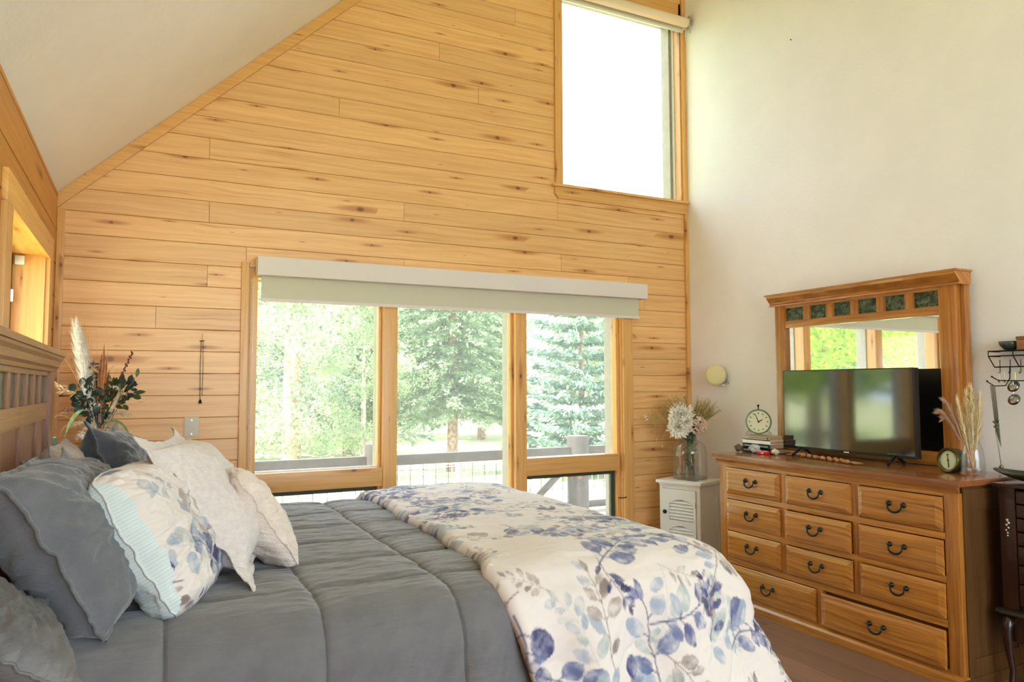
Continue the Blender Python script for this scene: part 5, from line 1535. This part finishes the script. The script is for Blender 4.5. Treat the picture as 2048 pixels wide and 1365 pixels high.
def strap(bm, pts, W_):
    pts = bez(*[bp(*p, -.03) for p in pts], 10)
    L_, R__ = [], []
    for i, q in enumerate(pts):
        d = (pts[min(i + 1, 10)] - pts[max(i - 1, 0)]).normalized(); s = d.cross(Vector((0, 1, 0))).normalized(); w2 = W_ * math.sin(math.pi * (i + .6) / 11.2) * .5
        L_.append(bm.verts.new(q + s * w2)); R__.append(bm.verts.new(q - s * w2 + Vector((0, .004, 0))))
    for i in range(10): bm.faces.new((L_[i], R__[i], R__[i + 1], L_[i + 1]))
bm = B(); strap(bm, [(175, 820), (146, 815), (131, 872)], .018); strap(bm, [(205, 850), (252, 820), (273, 896)], .013); strap(bm, [(210, 855), (236, 850), (247, 905)], .006); ob('strap_leaf', bm, cols['leaf'], bq, recalc=False)
bm = B(); tube(bm, bez(base, bp(112, 800), bp(121, 905, -.03), 10), .0013, 4, False); tube(bm, bez(base, bp(150, 800), bp(110, 832, -.03), 10), .0010, 4, False); ob('arching_stem', bm, cols['straw'], bq)
bm = B()
for (a_, b_, c_) in (((195, 845), (180, 838), (146, 848)), ((198, 846), (175, 850), (158, 872)), ((205, 848), (232, 838), (252, 868)), ((205, 848), (240, 845), (256, 880)), ((205, 840), (230, 822), (262, 832))):
    pp = bez(bp(*a_), bp(*b_), bp(*c_), 10)
    for i in range(160):
        f = r_.random(); k_ = f * 9.99; q = pp[int(k_)].lerp(pp[int(k_) + 1], k_ - int(k_)); d = (pp[int(k_) + 1] - pp[int(k_)]).normalized() + Vector((r_.gauss(0, .5), r_.gauss(0, .4), r_.gauss(0, .5))); petal(bm, q, d, (0, 1, 0), .026, .0022, 0, 2)
ob('feather_grass', bm, cols['beige'], bq, recalc=False)
# ================================================================== OUTSIDE
GZ = -.95
t = NT('meadow')
gn = t.noise(t.obj(), .5, 5); gn2 = t.noise(t.obj(), 12, 4)
MEA = t.fin(t.mix(t.smooth(gn, .35, .65), lin((176, 172, 136)), lin((150, 166, 96))), .95)
bm = B()
N = 60
gv = {}
def gz(x, y):
    r_ = max(0, y - 22)
    return GZ + .25 * mnoise.noise(Vector((x * .12, y * .12, 0))) * min(1, max(0, y - 5) / 6) + .012 * max(0, y - 14) ** 1.6 if y > 14 else GZ + .25 * mnoise.noise(Vector((x * .12, y * .12, 0))) * min(1, max(0, y - 5) / 6)
xs = np.linspace(-45, 75, N); ys = np.linspace(-30, 90, N)
for i, x in enumerate(xs):
    for j, y in enumerate(ys): gv[i, j] = bm.verts.new((x, y, gz(x, y)))
for i in range(N - 1):
    for j in range(N - 1): bm.faces.new((gv[i, j], gv[i + 1, j], gv[i + 1, j + 1], gv[i, j + 1]))
st(ob('ground', bm, MEA, None, True), 'sunlit dry grass clearing outside')
# deck
DZ = -.22
dk = struct('deck', (0, 1.8, DZ), 'weathered deck outside the window')
y = .24
while y < 3.42:
    bm = B(); box(bm, -5.0, 3.2, y, y + .134, DZ - .035, DZ); ob('plank', bm, 'deck', dk); y += .140
bx('rim_board', 'deck', (-5.0, 3.2, 3.42, 3.46, DZ - .24, DZ), dk)
bx('beam', 'deck', (-5.0, 3.2, 1.6, 1.7, DZ - .24, DZ - .04), dk)
logm = wood('rail_log', (58, 50, 45), (36, 30, 26), 'x', .8, .5, .8, streak=.7, vary=.2)
logz = wood('post_log', (58, 50, 46), (36, 30, 26), 'z', .8, .5, .8, streak=.7, vary=.2)
capm = plain('log_end', (150, 128, 108), .85, nscale=18, namt=.3)
rl = thing('deck_railing', 'log deck railing with wire infill outside the window', 'railing', (-.4, 3.3, DZ))
posts = (-4.30, -1.665, .965)
for px_ in posts + (3.15,):
    bm = B(); lathe(bm, [(0, -.72), (.142, -.72), (.140, .0), (.137, .55), (.138, .945), (.132, .965), (0, .970)], (px_, 3.3, DZ), 24); o = ob('post', bm, logz, rl, 'auto')
for a, b in zip(posts, posts[1:] + (3.15,)):
    bm = B()
    z0 = .550
    box(bm, a + .10, b - .10, 3.25, 3.35, z0 - .058, z0 + .060, bev=.012); ob('top_rail', bm, logm, rl, 'auto')
    bm = B(); lathe(bm, [(0, a + .10), (.045, a + .10), (.045, b - .10), (0, b - .10)], (0, 3.3, DZ + .09), 12, Matrix.Rotation(R(90), 4, 'Y')); ob('bottom_rail', bm, logm, rl, 'auto')
    x = a + .24
    while x < b - .18:
        bm = B(); tube(bm, [(x, 3.3, DZ + .10), (x, 3.3, z0 - .03)], .0035, 5); ob('wire', bm, 'black_metal', rl); x += .1545
    for z in (DZ + .2, DZ + .35, DZ + .5, DZ + .65):
        bm = B(); tube(bm, [(a + .12, 3.297, z), (b - .12, 3.297, z)], .0016, 4); ob('wire', bm, 'black_metal', rl)
bm = B(); tube(bm, [(.86, 3.24, .46), (.25, 3.30, -.10)], .042, 10); ob('brace', bm, logm, rl, True)
# two porch posts of another deck level seen only in reflections stay out; far fence
fn = thing('far_fence', 'pale wooden fence with wire at the edge of the clearing', 'fence', (4, 12.5, GZ))
fm = plain('fence_wood', (196, 168, 150), .9)
for i in range(12):
    x = -4 + i * 1.9
    bm = B(); box(bm, x - .05, x + .05, 9.0, 9.1, GZ - .2, GZ + .85); ob('post', bm, fm, fn)
for z in (.80, .45, .12):
    bm = B(); box(bm, -4, 17, 9.10, 9.14, GZ + z - .05, GZ + z + .02); ob('rail', bm, fm, fn)
bm = B()
x = -4
while x < 17:
    box(bm, x - .004, x + .004, 9.145, 9.153, GZ + .1, GZ + .8); x += .16
for z in (.22, .34, .46, .58, .70): box(bm, -4, 17, 9.145, 9.152, GZ + z - .004, GZ + z + .004)
ob('wire_mesh', bm, 'white_metal', fn)['kind'] = 'stuff'
# ------------------------------------------------------------------ trees
def leaf_mat(name, c1, c2, tr=.35):
    t = NT(name)
    n_ = t.noise(t.obj(), 1.3, 4)
    nf = t.noise(t.obj(), 14, 2)
    col = t.mix(t.smooth(t.math('ADD', t.math('MULTIPLY', n_, .6), t.math('MULTIPLY', nf, .4)), .35, .65), lin(c1), lin(c2))
    tl = t.n('ShaderNodeBsdfTranslucent'); t.set(tl.inputs[0], col)
    di = t.n('ShaderNodeBsdfDiffuse'); t.set(di.inputs[0], col)
    m = t.n('ShaderNodeMixShader'); m.inputs[0].default_value = tr
    t.t.links.new(di.outputs[0], m.inputs[1]); t.t.links.new(tl.outputs[0], m.inputs[2]); t.t.links.new(m.outputs[0], t.out.inputs[0])
    return t.m
NL = [leaf_mat('spruce_blue', (92, 122, 110), (156, 180, 160)), leaf_mat('fir_green', (90, 114, 84), (158, 174, 138)), leaf_mat('aspen_green', (116, 138, 100), (188, 200, 158), .5), leaf_mat('pine_hazed', (122, 142, 120), (186, 196, 168)), leaf_mat('vivid_green', (104, 138, 40), (196, 214, 84), .5)]  # pale pine leaves are lightened to stand in for distance haze
bark = plain('bark', (176, 140, 120), .95, nscale=8, namt=.3); bark2 = plain('bark_pale', (178, 164, 146), .95, nscale=8, namt=.3)
def tri_mesh(name, V, m, quads=True):
    V = np.asarray(V, np.float32).reshape(-1, 3); k_ = 4 if quads else 3; nf = len(V) // k_
    me = bpy.data.meshes.new(name)
    me.vertices.add(len(V)); me.vertices.foreach_set('co', V.ravel())
    me.loops.add(len(V)); me.loops.foreach_set('vertex_index', np.arange(len(V), dtype=np.int32))
    me.polygons.add(nf); me.polygons.foreach_set('loop_start', np.arange(0, len(V), k_, dtype=np.int32)); me.polygons.foreach_set('loop_total', np.full(nf, k_, np.int32))
    me.update(calc_edges=True); me.materials.append(m); return me
def conifer_mesh(name, H, Rd, m, seed, skirt=.10, dens=1.0, dro=.25, up=0.0, lay=4.2):
    rs = np.random.RandomState(seed); out = []
    nl = int(H * lay)
    for i in range(nl):
        f = i / nl; z = H * (skirt + (1 - skirt) * f); rad = Rd * (1 - f) ** .85 * rs.uniform(.8, 1.08) + .08
        nb_ = int(5 + 7 * (1 - f))
        a0 = rs.uniform(0, 6.28)
        for b in range(nb_):
            a = a0 + 6.283 * b / nb_ + rs.uniform(-.2, .2); L = rad * rs.uniform(.75, 1.12)
            ns_ = int(max(8, L * 60 * dens))
            s = rs.rand(ns_) ** .75
            droop = -dro * L * (s ** 1.5) + up * L * s ** 2
            fan = (1 - s * .8) * L * .26
            lat = rs.uniform(-1, 1, ns_) * fan; ver = rs.normal(0, .035, ns_) - np.abs(lat) * .25
            r_ = s * L
            px_ = r_ * math.cos(a) - lat * math.sin(a); py_ = r_ * math.sin(a) + lat * math.cos(a); pz = z + droop + ver
            c = np.stack([px_, py_, pz], -1)
            # needle spray quad: points outward with lateral spread
            dirx = math.cos(a) + rs.normal(0, .5, ns_) ; diry = math.sin(a) + rs.normal(0, .5, ns_); dz = rs.normal(-.25, .25, ns_)
            d = np.stack([dirx, diry, dz], -1); d /= np.linalg.norm(d, axis=1, keepdims=True)
            sd = np.cross(d, rs.normal(0, 1, (ns_, 3))); sd /= np.linalg.norm(sd, axis=1, keepdims=True) + 1e-6
            ln = rs.uniform(.10, .22, (ns_, 1)); wd = rs.uniform(.018, .042, (ns_, 1))
            q = np.stack([c - sd * wd * .5, c + d * ln * .45 - sd * wd, c + d * ln, c + d * ln * .45 + sd * wd], 1)
            out.append(q.reshape(-1, 3))
    return tri_mesh(name, np.concatenate(out), m)
def broad_mesh(name, H, Rd, m, seed, n=16000):
    rs = np.random.RandomState(seed); out = []
    ncl = 46
    cen = []
    for i in range(ncl):
        f = rs.rand(); z = H * (.18 + .8 * f); rr = Rd * math.sin(math.pi * (.15 + .8 * f)) ** .7
        a = rs.uniform(0, 6.28); q = rs.rand() ** .5
        cen.append((rr * q * math.cos(a), rr * q * math.sin(a), z, rs.uniform(.35, .75) * Rd * .5))
    for (cx_, cy_, cz_, cr) in cen:
        k_ = n // ncl
        d = rs.normal(0, 1, (k_, 3)); d /= np.linalg.norm(d, axis=1, keepdims=True)
        c = np.array([cx_, cy_, cz_]) + d * cr * (rs.rand(k_, 1) ** .4) * np.array([1, 1, .7])
        d2 = rs.normal(0, 1, (k_, 3)); d2 /= np.linalg.norm(d2, axis=1, keepdims=True); sd = np.cross(d2, rs.normal(0, 1, (k_, 3))); sd /= np.linalg.norm(sd, axis=1, keepdims=True) + 1e-6
        ln = rs.uniform(.05, .11, (k_, 1)); wd = ln * .40
        q = np.stack([c - d2 * ln * .5, c - sd * wd, c + d2 * ln * .5, c + sd * wd], 1); out.append(q.reshape(-1, 3))
    return tri_mesh(name, np.concatenate(out), m)
meshes = {'blue': (conifer_mesh('foliage', 7.5, 2.05, NL[0], 1, .06, 2.4, .10, .22, 2.6), bark, 'blue spruce', .085, 7.0),
          'fir': (conifer_mesh('foliage', 10.5, 1.75, NL[1], 2, .16, 1.5, .30, 0, 3.0), bark, 'fir', .14, 9.5),
          'fir2': (conifer_mesh('foliage', 9.0, 2.3, NL[3], 3, .12, 1.0, .22), bark, 'fir', .16, 9.0),
          'aspen': (broad_mesh('foliage', 7.0, 2.2, NL[2], 4), bark2, 'aspen', .12, 6.2),
          'vivid': (broad_mesh('foliage', 8.0, 2.6, NL[4], 6, 18000), bark, 'aspen', .15, 7.2),
          'pine': (broad_mesh('foliage', 8.5, 2.4, NL[3], 5, 18000), bark, 'pine', .15, 7.6)}
trees = [('blue', 6.0, 11.2, 1.0, 'blue-green spruce with layered branches beside the deck post', 2.1),
         ('fir', 3.18, 13.0, 1.0, 'tall green fir in the middle bay with a bare reddish lower trunk', .3),
         ('fir2', 7.4, 20.5, 1.0, 'pale fir behind and right of the middle fir', 1.1),
         ('aspen', -1.35, 11.0, .82, 'low pale leafy tree nearest the left edge of the left pane', 0),
         ('pine', -.55, 14.5, 1.1, 'big pale pine in the middle of the left pane', 1.0),
         ('fir2', 1.6, 17.5, 1.1, 'fir near the mullion at the right side of the left pane', 2.0),
         ('aspen', .55, 12.0, .62, 'small bright leafy tree low in the left pane', 1.2),
         ('aspen', 2.6, 17.0, .95, 'bright leafy tree behind the fir at the mullion', 3.2),
         ('fir', -2.6, 17.5, 1.15, 'dark fir at the far left behind the low leafy tree', 3.0),
         ('pine', 2.3, 23.0, 1.2, 'pale pine standing far back between the firs', .5),
         ('fir2', -.8, 22.0, 1.3, 'tall fir far back in the left pane', 1.6),
         ('aspen', 7.6, 25.0, 1.1, 'washed out leafy tree far back in the middle bay', 2.2),
         ('pine', 10.8, 27.0, 1.15, 'faint pine far back to the left of the blue spruce', 2.9),
         ('fir2', 15.5, 26.0, 1.2, 'faint fir far back to the right of the blue spruce', .9),
         ('fir', 5.2, 30.0, 1.3, 'distant fir in the gap of the middle bay', 4.0),
         ('aspen', -6.5, 12.0, 1.0, 'leafy tree far left outside', 4.4),
         ('fir2', -9.5, 15.0, 1.1, 'fir farthest left outside', 5.0),
         ('vivid', -9.5, 7.5, 1.5, 'leafy tree reflected in the middle of the mirror', .6),
         ('vivid', -12.5, 10.5, 1.4, 'leafy tree reflected beside the post in the mirror', 1.6),
         ('vivid', -16.5, 12.5, 1.8, 'large leafy tree reflected at the right of the mirror', 2.6),
         ('vivid', -20.0, 11.0, 1.7, 'big leafy tree reflected at the far side of the mirror', 3.6),
         ('vivid', -14.0, 7.0, 1.7, 'low leafy tree reflected behind the television', 4.6),
         ('fir', -24.0, 18.0, 1.5, 'tall fir far off in the mirror', 5.6),
         ('aspen', 10.5, 14.5, .9, 'leafy tree right of the blue spruce', 5.2)]
for (kd, x, y, sc, lb, rz) in trees:
    fol, bk_, knd, tr, hh = meshes[kd]
    z0 = gz(x, y)
    r = thing({'blue': 'spruce_tree', 'fir': 'fir_tree', 'fir2': 'fir_tree', 'aspen': 'aspen_tree', 'vivid': 'broadleaf_tree', 'pine': 'pine_tree'}[kd], lb, 'tree', (x, y, z0), rz, 'trees outside the window'); r.scale = (sc, sc, sc)
    o = bpy.data.objects.new('foliage', fol); COL.objects.link(o); o.parent = r; o['kind'] = 'stuff'
    bm = B(); lathe(bm, [(tr * 1.3, -.3), (tr, .5), (tr * .7, hh * .5), (.02, hh)], (0, 0, 0), 10); ob('trunk', bm, bk_, r, True, local=True)
